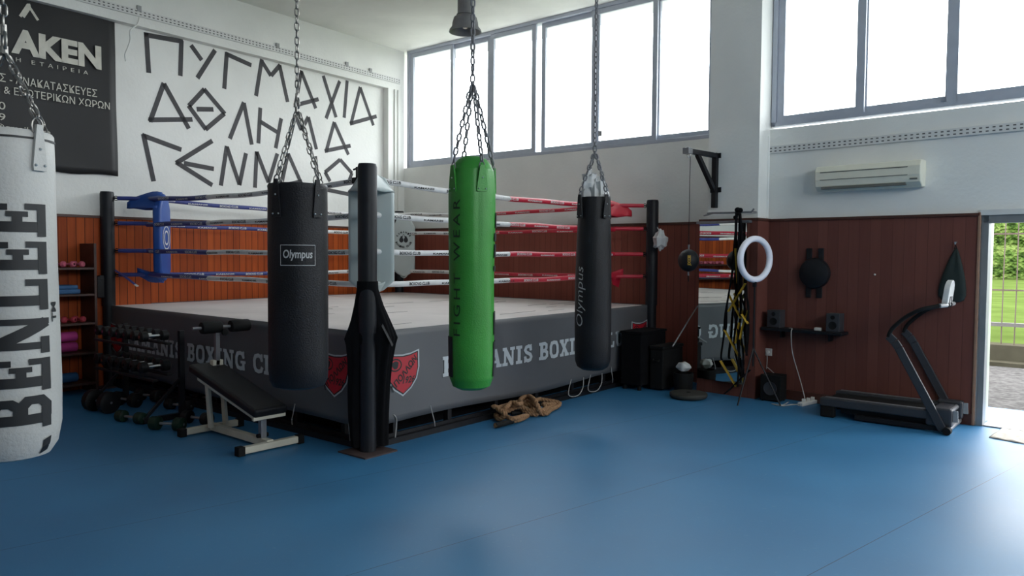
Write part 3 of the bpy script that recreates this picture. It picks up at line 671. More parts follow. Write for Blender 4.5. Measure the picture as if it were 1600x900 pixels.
# posts: near, left, right, far
po = -.03
posts = [(po-.0, po+.02), (S-.06, po+.02), (po, S-.0), (S-.04, S-.04)]
for k, (a, b) in enumerate(posts):
    c = RP(a, b, 0)
    pm = MB().lathe([(.066, 0), (.066, ZP), (.076, ZP), (.078, 2.32), (.07, 2.345), (0, 2.35)], c, 28); pp = pm.build('corner_post', m_blackpad, ring)
    MB().box(a-.17, b-.17, 0, a+.17, b+.17, .012, T=RT).build('base_plate', M('rusty_plate', (.05, .03, .028, 1), .7), pp)
    for z in (2.27, 1.97, 1.64, 1.35):
        tb = MB()
        ia = .34 if a < 1 else S-.34; ib = .34 if b < 1 else S-.34
        A_ = RP(a, b, z); B_ = RP(ia, ib, z); dv_ = (B_-A_).normalized()
        tb.tube([A_+dv_*.075, A_+dv_*.15], .011, 6)
        tb.tube([A_+dv_*.10+Vector((0, 0, .026*math.sin(t*PI/4)))+dv_*.026*math.cos(t*PI/4) for t in range(8)], .006, 5, closed=True)
        tb.build('turnbuckle', m_iron, ring)
        MB().tube([A_+dv_*.12, A_+dv_*.3, B_+dv_*.01], .0255, 10).build('rope_sleeve', (m_ropew, m_ropeb, m_roper, m_ropew)[k], ring)
# ropes
IN = .34
levels = [2.27, 1.96, 1.64, 1.355]
corn = {'n': (IN, IN), 'l': (S-IN, IN), 'r': (IN, S-IN), 'f': (S-IN, S-IN)}
colr = {'n': 0, 'f': 0, 'l': 2, 'r': 1}
split = {'nl': .66, 'nr': .47, 'lf': .40, 'rf': .62}
for e0, e1 in (('n', 'l'), ('n', 'r'), ('l', 'f'), ('r', 'f')):
    for li, z in enumerate(levels):
        (a0, b0), (a1, b1) = corn[e0], corn[e1]; fsplit = split[e0+e1]
        sag = .045 if li in (0,) else .012
        pts = [(t, RP(a0+(a1-a0)*t, b0+(b1-b0)*t, z-sag*4*t*(1-t)+.004*math.sin(t*23+li))) for t in [i/24 for i in range(25)]]
        rm = MB(); A_ = [p for t, p in pts if t <= fsplit+.001]; ip = pts[0][1]
        def at_t(t): return RP(a0+(a1-a0)*t, b0+(b1-b0)*t, z-sag*4*t*(1-t)+.004*math.sin(t*23+li))
        A_.append(at_t(fsplit+.0021)); B_ = [at_t(fsplit)] + [p for t, p in pts if t > fsplit+.003]
        rm.tube(A_, .0265, 10, m=colr[e0]); rm.tube(B_, .0285, 10, m=colr[e1])
        ro = rm.build('rope', [m_ropew, m_roper, m_ropeb], ring)
        # small printed words facing the camera
        dirv = (RP(a1, b1, 0)-RP(a0, b0, 0)).normalized(); side = dirv.cross(Vector((0, 0, 1)))
        mid = RP((a0+a1)/2, (b0+b1)/2, z)
        if side.dot(CAM-mid) < 0: side = -side
        run = side.cross(Vector((0, 0, 1))); run = -run     # reading direction
        tx = MB(); tr_ = MB(); L_ = (RP(a1, b1, 0)-RP(a0, b0, 0)).length; k = 0; t = .05+.03*li
        while t < .96:
            P = at_t(t); on0 = (t < fsplit); ci = colr[e0] if on0 else colr[e1]; rr_ = .0270 if on0 else .029
            def TW(p, P=P, rr_=rr_):
                a = p[2]/rr_; return P + run*p[0] + side*(math.cos(a)*(rr_+p[1])) + Vector((0, 0, 1))*(math.sin(a)*(rr_+p[1]))
            put_text(tx if ci == 0 else tr_, 'KAMANIS' if k % 2 else 'BOXING CLUB', (-.13, -.016, .13, .002 if k % 2 else .012), TW, 0, d=.0012, bold=.03, cuts=0)
            t += .105; k += 1
        if tx.v: tx.build('rope_print', m_ink, ro, recalc=False)
        if tr_.v: tr_.build('rope_print', m_trunk, ro, recalc=False)
# corner pads
def corner_pad(a, b, mat, z0, z1, wdt, thick, peak, logo=None):
    c = RP(a, b, 0); inward = (RP(S/2, S/2, 0)-c).normalized(); side = inward.cross(Vector((0, 0, 1)))
    T = lambda p: c + side*p[0] + inward*p[1] + Vector((0, 0, p[2]))
    h = wdt/2; o = MB(); n = 12
    vs = []; ring_ = []
    prof = [(-h, z0+.10), (-h*.55, z0+.02), (0, z0-.03), (h*.55, z0+.02), (h, z0+.10), (h, z1-.08), (h*.6, z1+peak*.55), (0, z1+peak), (-h*.6, z1+peak*.55), (-h, z1-.08)]
    o.prism(prof, 0, thick, T=T)
    ob = o.build('corner_pad', mat, ring, bevel=.03, seg=4)
    for p in ob.data.polygons: p.use_smooth = True
    # flap folded over the top rope towards the post, and the tie flap below
    for zc, up in ((z1, 1), (z0, -1)):
        f2 = MB(); vs = []; K = 13; J = 8
        for j in range(J):
            t = j/(J-1); e = t*t*(3-2*t); w_ = h*(1-e*.90)*(1 if up > 0 else .7); dd = thick*.6-((.30 if up > 0 else .20)+thick)*t
            for i in range(K):
                q = -1+2*i/(K-1)
                if up > 0: zz = zc-.03+(peak+.03)*(1-abs(q)**1.4)*(1-t*.55) - .045*t + .05*math.sin(t*PI)*(1-abs(q)) - .05*abs(q)*(1-t)
                else: zz = zc+.10-(.15-.06*t)*(1-abs(q)**1.6)-.03*math.sin(t*PI)+.03*t
                vs.append((w_*q, dd, zz+.007*math.sin(i*2.1+j*1.3)))
        f2.add(vs, [(j*K+i, j*K+i+1, (j+1)*K+i+1, (j+1)*K+i) for j in range(J-1) for i in range(K-1)], 0, True, T)
        fo = f2.build('pad_flap', mat, ring, recalc=False); q = fo.modifiers.new('t', 'SOLIDIFY'); q.thickness = .012
    if logo:
        lm = MB(); zc = logo[0]
        Tt = lambda p: T((-p[0], thick+.004+p[1], zc+p[2]))
        if logo[1] == 'gloves':
            for word, r_, a0, a1 in (('KAMANIS', .115, 150, 30), ('BOXING CLUB', -.125, 205, 335)):
                for i, ch in enumerate(word):
                    if ch == ' ': continue
                    an = math.radians(a0+(a1-a0)*i/(len(word)-1)); R_ = abs(r_); up = 1 if r_ > 0 else -1
                    cx_, cz_ = R_*math.cos(an), R_*math.sin(an); ra = an-PI/2 if up > 0 else an+PI/2
                    TT2 = lambda p, cx_=cx_, cz_=cz_, ra=ra: Tt((cx_+p[0]*math.cos(ra)-p[2]*math.sin(ra), p[1], cz_+p[0]*math.sin(ra)+p[2]*math.cos(ra)))
                    put_text(lm, ch, (-.013, -.016, .013, .016), TT2, 0, bold=.05)
            for sx in (-1, 1):
                g_ = [(sx*.036+.034*math.cos(t*PI/8), -.012+.042*math.sin(t*PI/8)) for t in range(16)]
                lm.add([(x_, .001, z_) for x_, z_ in g_], [tuple(range(16))], 0, False, Tt)
                lm.add([(sx*.02, .001, .02), (sx*.055, .001, .02), (sx*.045, .001, .05), (sx*.012, .001, .05)], [(0, 1, 2, 3)], 0, False, Tt)
            for qd in strip([(-.02, .05), (0, .085), (.02, .05)], .006): lm.add([(p[0], .001, p[1]) for p in qd], [(0, 1, 2, 3)], 0, False, Tt)
            lm.build('pad_print', m_ink, ob, recalc=False)
        else:
            for R_, w_ in ((.12, .014), (.07, .02)):
                for qd in strip([(R_*math.cos(t*PI/10), R_*1.15*math.sin(t*PI/10)) for t in range(20)], w_, True): lm.add([(p[0], .001, p[1]) for p in qd], [(0, 1, 2, 3)], 0, False, Tt)
            lm.build('pad_print', m_trunk, ob, recalc=False)
    return ob
pi_ = .42
corner_pad(pi_-.04, pi_-.04, m_padw, 1.28, 2.24, .40, .10, .10)
corner_pad(S-pi_, pi_, m_padb, 1.30, 2.22, .36, .10, .12, (1.80, 'rings'))
corner_pad(pi_, S-pi_, m_padr, 1.32, 2.20, .36, .10, .12)
corner_pad(S-pi_-.08, S-pi_+.06, m_padw, 1.28, 2.12, .36, .10, .12, (1.86, 'gloves'))
# black cloth sleeve bunched at the foot of the near post
rr = random.Random(2); ph = [rr.uniform(0, 6) for _ in range(6)]
def fold(a, z): 
    k_ = max(0, min(1, (1.3-z)/.5)); return 1+k_*(.09*math.sin(3*a+ph[0]+z)+.07*math.sin(7*a+ph[1]+z*2)+.05*math.sin(17*a+ph[2]))
prof = [(.084, 1.40), (.088, 1.33), (.118, 1.2), (.155, 1.08), (.190, .98), (.205, .93), (.19, .88), (.165, .7), (.162, .5), (.16, .3), (.155, .12), (.15, .04)]
pc0 = RP(posts[0][0], posts[0][1], 0); dcm = Vector((CAM.x-pc0.x, CAM.y-pc0.y, 0)).normalized(); lat = dcm.cross(Vector((0, 0, 1)))
def TSL(p):
    k_ = max(0, min(1, (1.36-p[2])/.25)); v = Vector((p[0], p[1], 0)); a_, b_ = v @ lat, v @ dcm
    b2 = b_*(1-.38*k_) - .07*k_; a2 = a_ + .012*math.sin(p[2]*5)*k_ - .012*k_
    return pc0 + lat*a2 + dcm*b2 + Vector((0, 0, p[2]))
MB().lathe([(r_, z_) for r_, z_ in prof][::-1], (0, 0, 0), 96, rf=fold, T=TSL).build('post_sleeve', m_cloth, ring)
fl3 = MB(); vs = []
for i in range(6):
    for j2 in range(5): u, v = i/5, j2/4; vs.append(pc0 - lat*(.10+.085*v+.02*u) + dcm*(.07-.03*u) + Vector((0, 0, 1.06-.17*v-.02*math.sin(u*3))))
fl3.add(vs, [(i*5+j2, (i+1)*5+j2, (i+1)*5+j2+1, i*5+j2+1) for i in range(5) for j2 in range(4)], 0, True).build('sleeve_tab', m_blackpad, ring, recalc=False)
# clamp on the top rope by the near pad
cl = MB(); q = RP(.52, IN, 2.27)
cl.cbox(q, (.05, .08, .05)); cl.tube([q+Vector((0, 0, -.05)), q+Vector((0, 0, .12))], .012, 8); cl.tube([q+Vector((-.05, 0, .10)), q+Vector((.06, .02, .13))], .008, 6); cl.tube([q+Vector((.02+.03*math.cos(t*PI/5), 0, -.05+.03*math.sin(t*PI/5))) for t in range(10)], .008, 6, closed=True)
cl.build('rope_clamp', m_iron, ring)
# strap hanging from the left post, red flap by the right post
st_ = MB(); A_ = RP(S-.05, .05, 1.42); B_ = RP(S-.52, .10, 1.24)
st_.tube([A_, (A_+B_)/2+Vector((0, 0, .01)), B_], .022, 6, flat=.35); so_ = st_.build('hanging_strap', m_ropeb, ring)
MB().tube([B_, B_+(B_-A_).normalized()*.04], .022, 6, flat=.35).build('strap_end', m_trunk, so_)
A_ = RP(.32, S-.40, 1.36)
MB().add([A_, A_+uy*.22+Vector((0, 0, .0)), A_+uy*.16+Vector((0, 0, -.16)), A_+Vector((0, 0, -.11))], [(0, 1, 2, 3)]).build('red_flap', m_roper, ring, recalc=False)
# steel arm at the left post
ar = MB(); q0 = on_face(fl_, 184, 440, .1); 
Lp = RP(S-po, po, 0)
ar.box(S-.10, -.15, 1.08, S+.22, -.06, 1.33, T=RT); ar.bar(RP(S-.1, -.1, 1.32), RP(S+.72, -.1, 1.28), .05, .05); ar.bar(RP(S+.1, -.1, 1.08), RP(S+.55, -.1, 1.26), .035, .035)
ar.build('bracket_arm', m_steel, ring, bevel=.004)
# tie cords under the skirts
for F_, s_, k in ((fr, .30, 0), (fr, .72, 1), (fr, 2.95, 2), (fr, 3.35, 2), (fr, 3.8, 1), (fl_, .18, 0), (fl_, .95, 1)):
    z = ZA+.02
    if k == 2: P_ = [(s_, .02, z+.02), (s_-.05, .02, .06), (s_+.1, .04, .03), (s_+.22, .03, .10), (s_+.25, .02, z+.01)]
    elif k == 1: P_ = [(s_, .02, z+.06), (s_+.06, .01, .12), (s_+.10, -.02, .06)]
    else: P_ = [(s_-.02, .02, z+.05), (s_+.01, .025, z), (s_, .02, .06)]
    MB().tube(smooth_path([F_.P(*p) for p in P_], 5), .005, 5).build('tie_cord', m_cable, ring)
# ------------------------------------------------------------------ punch bags
def chain(path, pitch=.042, r=.0045, L=.056, W=.030, ph=0):
    mb = MB(); P = [Vector(p) for p in path]; seg = [(P[i+1]-P[i]).length for i in range(len(P)-1)]; tot = sum(seg); n = max(1, int(tot/pitch))
    def at_(d):
        for i, s_ in enumerate(seg):
            if d <= s_ or i == len(seg)-1: return P[i]+(P[i+1]-P[i])*(d/s_), (P[i+1]-P[i]).normalized()
            d -= s_
    for k in range(n):
        c, t = at_((k+.5)*tot/n); x = t.cross(Vector((.3, 1, .1))).normalized(); y = t.cross(x)
        a = ph+(k % 2)*PI/2+.12*math.sin(k*1.3); u = x*math.cos(a)+y*math.sin(a)
        pts = []
        for s1, base in ((1, 0), (-1, PI)):
            for j in range(5):
                an = base + PI*j/4 - 0
                pts.append(c + t*(s1*(L-W)/2) + u*(math.cos(an)*(W/2-r)) + t*(math.sin(an)*(W/2-r)))
        mb.tube(pts, r, 5, closed=True)
    return mb
def facing(c): return math.atan2(CAM.y-c[1], CAM.x-c[0])
def bag(name, label, c, zb, zt, r, mat, zj, chain_m, prof, wrinkle, sx=0, straps=(45, 135, 225, 315), tabw=.05, tabh=.16, tab_mat=None, lean=(0, 0), crease=0, lk={}):
    root = empty(name, (c[0], c[1], zb), label, 'punch bag', 'hanging punch bags')
    P0 = Vector((c[0], c[1], 0)); ph_ = random.Random(int(r*1e5)).uniform(0, 6)
    fa_ = facing(c)
    def rf(a, z): return 1 - (crease*math.exp(-(((a-fa_-.28+PI) % (2*PI)-PI)/.10)**2)*max(0, min(1, (z-zt+1.0)/.6))*max(0, min(1, (zt+.01-z)/.05))) + wrinkle*(.5*math.sin(5*a+ph_+z*2)+.5*math.sin(11*a+z*3+ph_))*max(0, min(1, (z-(zt-.35))/.35)) + wrinkle*.35*math.sin(3*a+z*4+ph_)
    body = MB().lathe([(q*r, z) for q, z in prof], P0, 64, rf=rf).build('bag_body', mat, root)
    fa = facing(c)
    for an in straps:
        a = fa+math.radians(an); n = Vector((math.cos(a), math.sin(a), 0)); t = Vector((-math.sin(a), math.cos(a), 0))
        def T(p): 
            aa = a+p[0]/r; q = r*1.02+p[1]; return P0+Vector((math.cos(aa)*q, math.sin(aa)*q, p[2]))
        tb = MB(); O = [(-tabw*.7, zt-tabh), (tabw*.7, zt-tabh), (tabw*.75, zt-tabh+.02), (tabw*.4, zt-.01), (tabw*.3, zt+.02), (-tabw*.3, zt+.02), (-tabw*.4, zt-.01), (-tabw*.75, zt-tabh+.02)]
        tb.prism(O, -.006, .008, T=T); to = tb.build('hanging_tab', tab_mat or mat, root)
        rv = MB()
        for u, z in ((-.5*tabw, zt-tabh+.02), (.5*tabw, zt-tabh+.02), (0, zt-.07)): rv.ball((0, 0, 0), .0055, T=lambda p, u=u, z=z: T((u+p[0], .008+p[1], z+p[2])), seg=8)
        rv.build('rivet', m_rivet, to)
        e = P0+n*(r*.98)+Vector((0, 0, zt+.015))
        rg = MB(); rg.tube([e+t*(.022*math.cos(k*PI/6))+Vector((0, 0, .03*math.sin(k*PI/6))) for k in range(12)], .004, 6, closed=True); rg.build('ring', chain_m, root)
        J = Vector((c[0]+lean[0], c[1]+lean[1], zj)); chain([J+n*.012, e+Vector((0, 0, .03))], ph=an, **lk).build('chain', chain_m, root)
    J = Vector((c[0]+lean[0], c[1]+lean[1], zj))
    sw = MB(); sw.tube([J+Vector((.02*math.cos(k*PI/6), 0, .05+.035*math.sin(k*PI/6))) for k in range(12)], .006, 6, closed=True); sw.tube([J, J+Vector((0, 0, .03))], .014, 8); sw.tube([J+Vector((0, 0, .07)), J+Vector((0, 0, .11))], .011, 8)
    sw.build('swivel', chain_m, root)
    chain([J+Vector((0, 0, .1)), Vector((J.x, J.y, H-.05))], **lk).build('chain', chain_m, root)
    MB().tube([Vector((J.x+.025*math.cos(k*PI/6), J.y, H-.035+.03*math.sin(k*PI/6))) for k in range(12)], .006, 6, closed=True).lathe([(.04, H-.012), (.04, H)], (J.x, J.y, 0), 16).build('ceiling_hook', chain_m, root)
    return root, body, fa
def bag_T(c, r, fa, prof=None):
    def rad(z):
        if not prof: return r
        for (a, z0), (b, z1) in zip(prof, prof[1:]):
            if z0 <= z <= z1 and z1 > z0: return r*(a+(b-a)*(z-z0)/(z1-z0))
        return r
    return lambda p: Vector((c[0]+math.cos(fa+p[0]/r)*(rad(p[2])+p[1]), c[1]+math.sin(fa+p[0]/r)*(rad(p[2])+p[1]), p[2]))
# white bag in front at the left
c = (6.617, -7.886); zb, zt, r = .825, 2.07, .160
prof = [(0, zb), (.45, zb+.004), (.78, zb+.02), (.94, zb+.06), (1.03, zb+.14), (1.045, zb+.3), (1.0, zb+.75), (.985, zt-.12), (.97, zt-.01), (.93, zt), (.90, zt-.02), (0, zt-.02)]
root, body, fa = bag('punch_bag', 'big white punch bag with black vertical slab lettering, nearest at the left', c, zb, zt, r, m_wbag, 2.36, m_chain, prof, .008, straps=(38, 128, 218, 308), tabw=.035, tabh=.15)
T0 = bag_T(c, r, fa, prof); lb = MB()
TV = lambda p: T0((-p[2], p[1], p[0]))       # text turned to read upwards: u -> z, v -> minus angle
slab_text(lb, 'BENLEE', (.965, -.130, 1.795, .075), TV, 0, d=.004, div=5)
put_text(lb, 'TM', (1.355, -.172, 1.43, -.146), TV, 0, d=.004, bold=.03, cuts=.01)
lb.build('bag_lettering', m_ink, body, recalc=False)
patch_ = [(.105+.035*i/4, .003, zb+.03+.028*j+.012*i/4) for i in range(5) for j in range(3)]
MB().add(patch_, [(i*3+j, (i+1)*3+j, (i+1)*3+j+1, i*3+j+1) for i in range(4) for j in range(2)], 0, False, T0).build('bottom_tab', m_ink, body, recalc=False)
MB().lathe([(.95*r, zt-.035), (.992*r, zt-.035), (.992*r, zt-.028), (.95*r, zt-.028)], (c[0], c[1], 0), 64).build('rim_piping', m_ink, body)
# black bag before the ring
c = (6.028, -6.213); zb, zt, r = .81, 2.03, .175
prof = [(0, zb), (.6, zb+.003), (.88, zb+.02), (.98, zb+.06), (1.0, zb+.15), (1.0, zt-.3), (.985, zt-.03), (1.0, zt-.012), (.97, zt), (.9, zt-.004), (.86, zt-.03), (0, zt-.03)]
root, body, fa = bag('punch_bag', 'black punch bag with a small framed white logo, hanging before the ring', c, zb, zt, r, m_black, 2.46, m_chain, prof, .006, straps=(38, 128, 218, 318), tabw=.04, tabh=.2)
T0 = bag_T(c, r, fa, prof); lb = MB()
for q in rc(-.102, 1.55, .100, 1.553)+rc(-.102, 1.667, .100, 1.67)+rc(-.102, 1.55, -.099, 1.67)+rc(.097, 1.55, .100, 1.67):
    vs = []; a, b, c_, e = q
    for i in range(9): p1 = a.lerp(b, i/8); p2 = e.lerp(c_, i/8); vs += [(p1.x, .004, p1.y), (p2.x, .004, p2.y)]
    lb.add(vs, [(2*i, 2*i+2, 2*i+3, 2*i+1) for i in range(8)], 0, False, T0)
put_text(lb, 'Olympus', (-.085, 1.578, .082, 1.642), T0, 0, cuts=.02, d=.004, bold=.02, shear=.1)
lb.build('bag_label', m_silver, body, recalc=False)
# green bag
c = (6.091, -4.761); zb, zt, r = .615, 2.245, .169
prof = [(0, zb), (.55, zb+.006), (.83, zb+.03), (.96, zb+.09), (1.0, zb+.2), (.985, zb+.8), (1.03, zb+1.25), (1.03, zt-.18), (.98, zt-.05), (.95, zt-.012), (.93, zt)]
prof = [p_ for i_ in range(len(prof)-1) for p_ in [(prof[i_][0]+(prof[i_+1][0]-prof[i_][0])*k_/6, prof[i_][1]+(prof[i_+1][1]-prof[i_][1])*k_/6) for k_ in range(6)]]+[prof[-1]]
prof += [(.90, zt+.004), (.82, zt+.035), (.66, zt+.07), (.45, zt+.092), (0, zt+.10)]
root, body, fa = bag('punch_bag', 'bright green punch bag with dark green lettering down its side', c, zb, zt, r, m_green, 2.86, m_chainl, prof, .020, crease=.05, lk=dict(r=.0075, W=.042, L=.070, pitch=.052), straps=(25, 110, 205, 305), tabw=.055, tabh=.17)
T0 = bag_T(c, r, fa, prof); lb = MB(); lb2 = MB()
TV = lambda p: T0((-p[2], p[1], p[0]))
put_text(lb, 'FIGHT WEAR', (1.03, .085, 2.02, .145), TV, 0, d=.006, bold=.0, space=1.35, cuts=.03)
lb.build('bag_lettering', m_darkgreen, body, recalc=False)
def patch(mb, u0, z0, u1, z1, d=.006):
    vs = []
    for i in range(7): u = u0+(u1-u0)*i/6; vs += [(u, d, z0), (u, d, z1)]
    mb.add(vs, [(2*i, 2*i+2, 2*i+3, 2*i+1) for i in range(6)], 0, False, T0)
patch(lb2, -.262, .72, -.155, 1.02)
for z0, z1, u in ((1.82, 1.93, .22), (1.72, 1.78, .20), (1.60, 1.70, .205), (1.50, 1.54, .20), (1.03, 1.20, .205), (.72, .98, .20)): patch(lb2, u, z0, u+.12, z1, .008)
lb2.build('block_print', m_ink, body, recalc=False)
patch(lb3 := MB(), -.02, zb+.02, .02, zb+.09, -.012); lb3.build('bottom_tab', m_ink, body, recalc=False)
# farther black bag with plastic stuffed in its neck
c = (5.882, -2.845); zb, zt, r = .52, 2.17, .174
prof = [(0, zb), (.6, zb+.01), (.86, zb+.04), (.98, zb+.1), (1.0, zb+.25), (1.0, zb+.8), (.93, zt-.35), (.86, zt-.12), (.84, zt-.03), (.80, zt), (.74, zt-.02), (0, zt-.03)]
root, body, fa = bag('punch_bag', 'black punch bag with silver script reading upwards, farthest right of the hanging bags', c, zb, zt, r*1.0, m_black, 2.58, m_chainl, prof, .03, lk=dict(r=.0075, W=.040, L=.066, pitch=.050), straps=(40, 130, 220, 310), tabw=.05, tabh=.2)
T0 = bag_T(c, r, fa, prof); lb = MB(); TV = lambda p: T0((-p[2], p[1], p[0]))
put_text(lb, 'Olympus', (.955, .075, 1.515, .185), TV, 0, d=.004, cuts=.03, bold=-.008, shear=.2)
lb.build('bag_lettering', m_silver, body, recalc=False)
pb = MB(); rr = random.Random(8)
for cx_, cz_, s_ in ((-.05, 2.30, .10), (.03, 2.24, .10), (.0, 2.19, .12), (-.06, 2.20, .09), (.08, 2.19, .07)):
    phs = [rr.uniform(0, 6) for _ in range(4)]
    pb.ball((c[0]+cr.x*cx_, c[1]+cr.y*cx_, cz_), s_, sc=(.7, .7, 1.2), fn=lambda d_, q=phs: 1+.14*math.sin(9*d_.x+q[0])+.12*math.sin(11*d_.y+q[1])+.12*math.sin(13*d_.z+q[2]), seg=20)
pbo = pb.build('plastic_stuffing', m_plas, root)
# ------------------------------------------------------------------ weight bench
bx0, bx1, by = 3.47, 4.43, -5.41
be = empty('weight_bench', (3.95, by, 0), 'decline weight bench with black padded seat, foam rollers and cream tube frame', 'bench')
f = MB(); f.bar((bx0, by, .05), (bx1, by, .05), .06, .06)
f.bar((bx0, by-.27, .04), (bx0, by+.27, .04), .055, .055, up=(0, 0, 1)); f.bar((bx1, by-.27, .04), (bx1, by+.27, .04), .06, .055)
for yy in (-.07, .07): f.bar((bx0+.12, by+yy, .06), (bx0+.06, by+yy, .52), .03, .06, up=(1, 0, 0))
f.bar((bx0+.0, by-.12, .50), (bx1-.02, by-.12, .275), .025, .035); f.bar((bx0, by+.12, .50), (bx1-.02, by+.12, .275), .025, .035); f.bar((bx1-.02, by-.15, .27), (bx1-.02, by+.15, .27), .03, .03)
f.build('frame', m_cream, be, bevel=.006)
MB().bar((bx1-.12, by, .06), (bx1-.12, by, .29), .05, .05).build('front_strut', M('bare_steel_strut', (.35, .36, .38, 1), .35, .7), be, bevel=.004)
MB().tube([(bx1-.12, by-.05, .10), (bx1-.12, by+.05, .10)], .018, 10).build('adjusting_knob', m_rubber, be)
for xx in (bx0, bx1):
    for yy in (-.275, .275): MB().box(xx-.035, by+yy-.03, .0, xx+.035, by+yy+.03, .075).build('end_cap', m_rubber, be, bevel=.006)
pd = MB(); A_ = Vector((bx0-.12, by, .585)); B_ = Vector((bx1+.02, by, .315)); pd.bar(A_, B_, .31, .075); pd.build('seat_pad', m_black, be, bevel=.025, seg=4)
MB().bar((bx0-.02, by+.07, .5), (bx0-.02, by+.07, .92), .04, .04).build('roller_post', m_greyedge, be, bevel=.004)
MB().bar((bx0-.03, by+.02, .62), (bx0-.03, by+.12, .62), .06, .05).build('post_bracket', m_cream, be, bevel=.004)
MB().tube([(bx0-.02, by-.16, .945), (bx0-.02, by+.41, .945)], .014, 10).build('roller_axle', m_greyedge, be)
for y0_ in (-.08, .20): MB().lathe([(.02, 0), (.052, .004), (.056, .02), (.056, .17), (.052, .186), (.02, .19)], (bx0-.02, by+y0_, .945), 20, axis='y').build('foam_roller', m_rubber, be)
MB().lathe([(.015, 0), (.03, .01), (.03, .03), (.012, .035)], (bx0+.03, by+.11, .90), 12, axis='x').build('locking_knob', m_rubber, be)
# ------------------------------------------------------------------ dumbbells and rack
def dumbbell(c, ang, L=.26, r=.055, mh=None, mg=None, label='', group='', tilt=0, proto=None):
    if proto is None:
        root = empty('dumbbell', (0, 0, 0), label, 'dumbbell', group)
        MB().tube([(-L/2, 0, 0), (L/2, 0, 0)], .014, 8).build('handle', mg or m_chrome, root)
        for sx in (-1, 1):
            x0, x1 = (L*.22, L*.5) if sx > 0 else (-L*.5, -L*.22)
            MB().lathe([(r*.6, x0), (r, x0+.012), (r, x1-.012), (r*.7, x1)], (0, 0, 0), 16, axis='x').build('weight', mh or m_iron, root)
    else:
        root = proto.copy(); C.objects.link(root)
        for ch in list(proto.children):
            k_ = ch.copy(); C.objects.link(k_); k_.parent = root
        root['label'] = label
        if group: root['group'] = group
    root.location = c; root.rotation_euler = (0, tilt, ang)
    return root
ra = empty('dumbbell_rack', RP(3.0, -.45, 0), 'black two-tier steel dumbbell rack before the dark ring skirt', 'rack')
A0, A1 = 2.35, 3.55; rb = -.50
for a in (A0, A1):
    rk = MB(); rk.bar(RP(a, rb+.16, 0), RP(a, rb+.16, .86), .05, .05); rk.bar(RP(a, rb-.22, .03), RP(a, rb+.22, .03), .05, .05)
    rk.bar(RP(a, rb-.2, .05), RP(a, rb+.16, .40), .03, .03)
    rk.build('upright_frame', m_steel, ra, bevel=.004)
for z in (.74, .44):
    for dy in (-.12, .02): MB().bar(RP(A0-.05, rb+dy, z+dy*.3), RP(A1+.05, rb+dy, z+dy*.3), .05, .02).build('tier_rail', m_steel, ra, bevel=.003)
yaw_r = math.atan2(uy.y, uy.x)
pr = None
GT = 'chrome-handled dumbbells on the rack'
for k in range(7):
    a = A0+.12+k*.16
    d_ = dumbbell(RP(a, rb-.05, .814), yaw_r, .28, .05, label='small dumbbell with a chrome handle on the rack top tier', group='dumbbells on the rack top tier', proto=pr); pr = pr or d_
pr2 = None
for k in range(7):
    a = A0+.12+k*.16
    d_ = dumbbell(RP(a, rb-.05, .520), yaw_r, .30, .055, label='dark dumbbell on the rack lower tier', group='dumbbells on the rack lower tier', proto=pr2); pr2 = pr2 or d_
# floor dumbbells
spots = [((150, 645), .11, .2, m_iron, 'round iron dumbbell on the floor, leftmost of the row before the rack'), ((190, 636), .075, .3, m_iron, 'black floor dumbbell second from the left before the rack'),
 ((196, 662), .056, .3, m_gpl, 'green dumbbell on the floor, left one of the green pair'), ((253, 674), .062, .5, m_gpl, 'green dumbbell on the floor, right one of the green pair'),
 ((272, 642), .055, .3, m_iron, 'black dumbbell on the floor behind the green pair'), ((300, 664), .06, .3, m_iron, 'black dumbbell on the floor beside the bench foot'),
 ((225, 628), .065, .3, m_iron, 'black dumbbell on the floor under the rack, far left'), ((318, 632), .065, .3, m_iron, 'black dumbbell on the floor behind the bench')]
for (px, r_, an, mt, lb_) in spots:
    P = on_floor(*px); dumbbell((P.x, P.y+.05, r_), an, .34, r_, mt, m_greyedge, lb_, 'dumbbells lying on the floor')
# ------------------------------------------------------------------ shelf unit at the left wall
s0, _ = on_face(fL, 148, 450, .3); sh = empty('storage_shelf', fL.P(s0+.5, .2, 0), 'dark wooden shelf unit on the left wall holding pink weights and mats', 'shelf')
TW = fL.T(); D_ = .36
for k, s_ in enumerate((s0, s0+1.3)): MB().box(s_, .01, 0, s_+.03, D_, 1.72, T=TW).build('side_panel', m_shelfw, sh, bevel=.003)
zs = [.10, .45, .79, 1.12, 1.42]
for z in zs: MB().box(s0+.03, .01, z, s0+1.3, D_, z+.025, T=TW).build('shelf_board', m_shelfw, sh, bevel=.003)
for z, n, mt, lab, grp, pp in ((1.445, 7, m_pink, 'small pink dumbbell in the row on the upper shelf', 'pink dumbbells on the upper shelf', None), (.815, 7, m_redd, 'small red dumbbell in the row on the middle shelf', 'red dumbbells on the middle shelf', None)):
    pr = None
    for k in range(n):
        d_ = dumbbell(fL.P(s0+.14+k*.11, D_*.6, z+.0365), .3+.2*(k % 3), .17, .034, mt, mt, lab, grp, proto=pr); pr = pr or d_
ang_l = math.atan2(fL.n.y, fL.n.x)
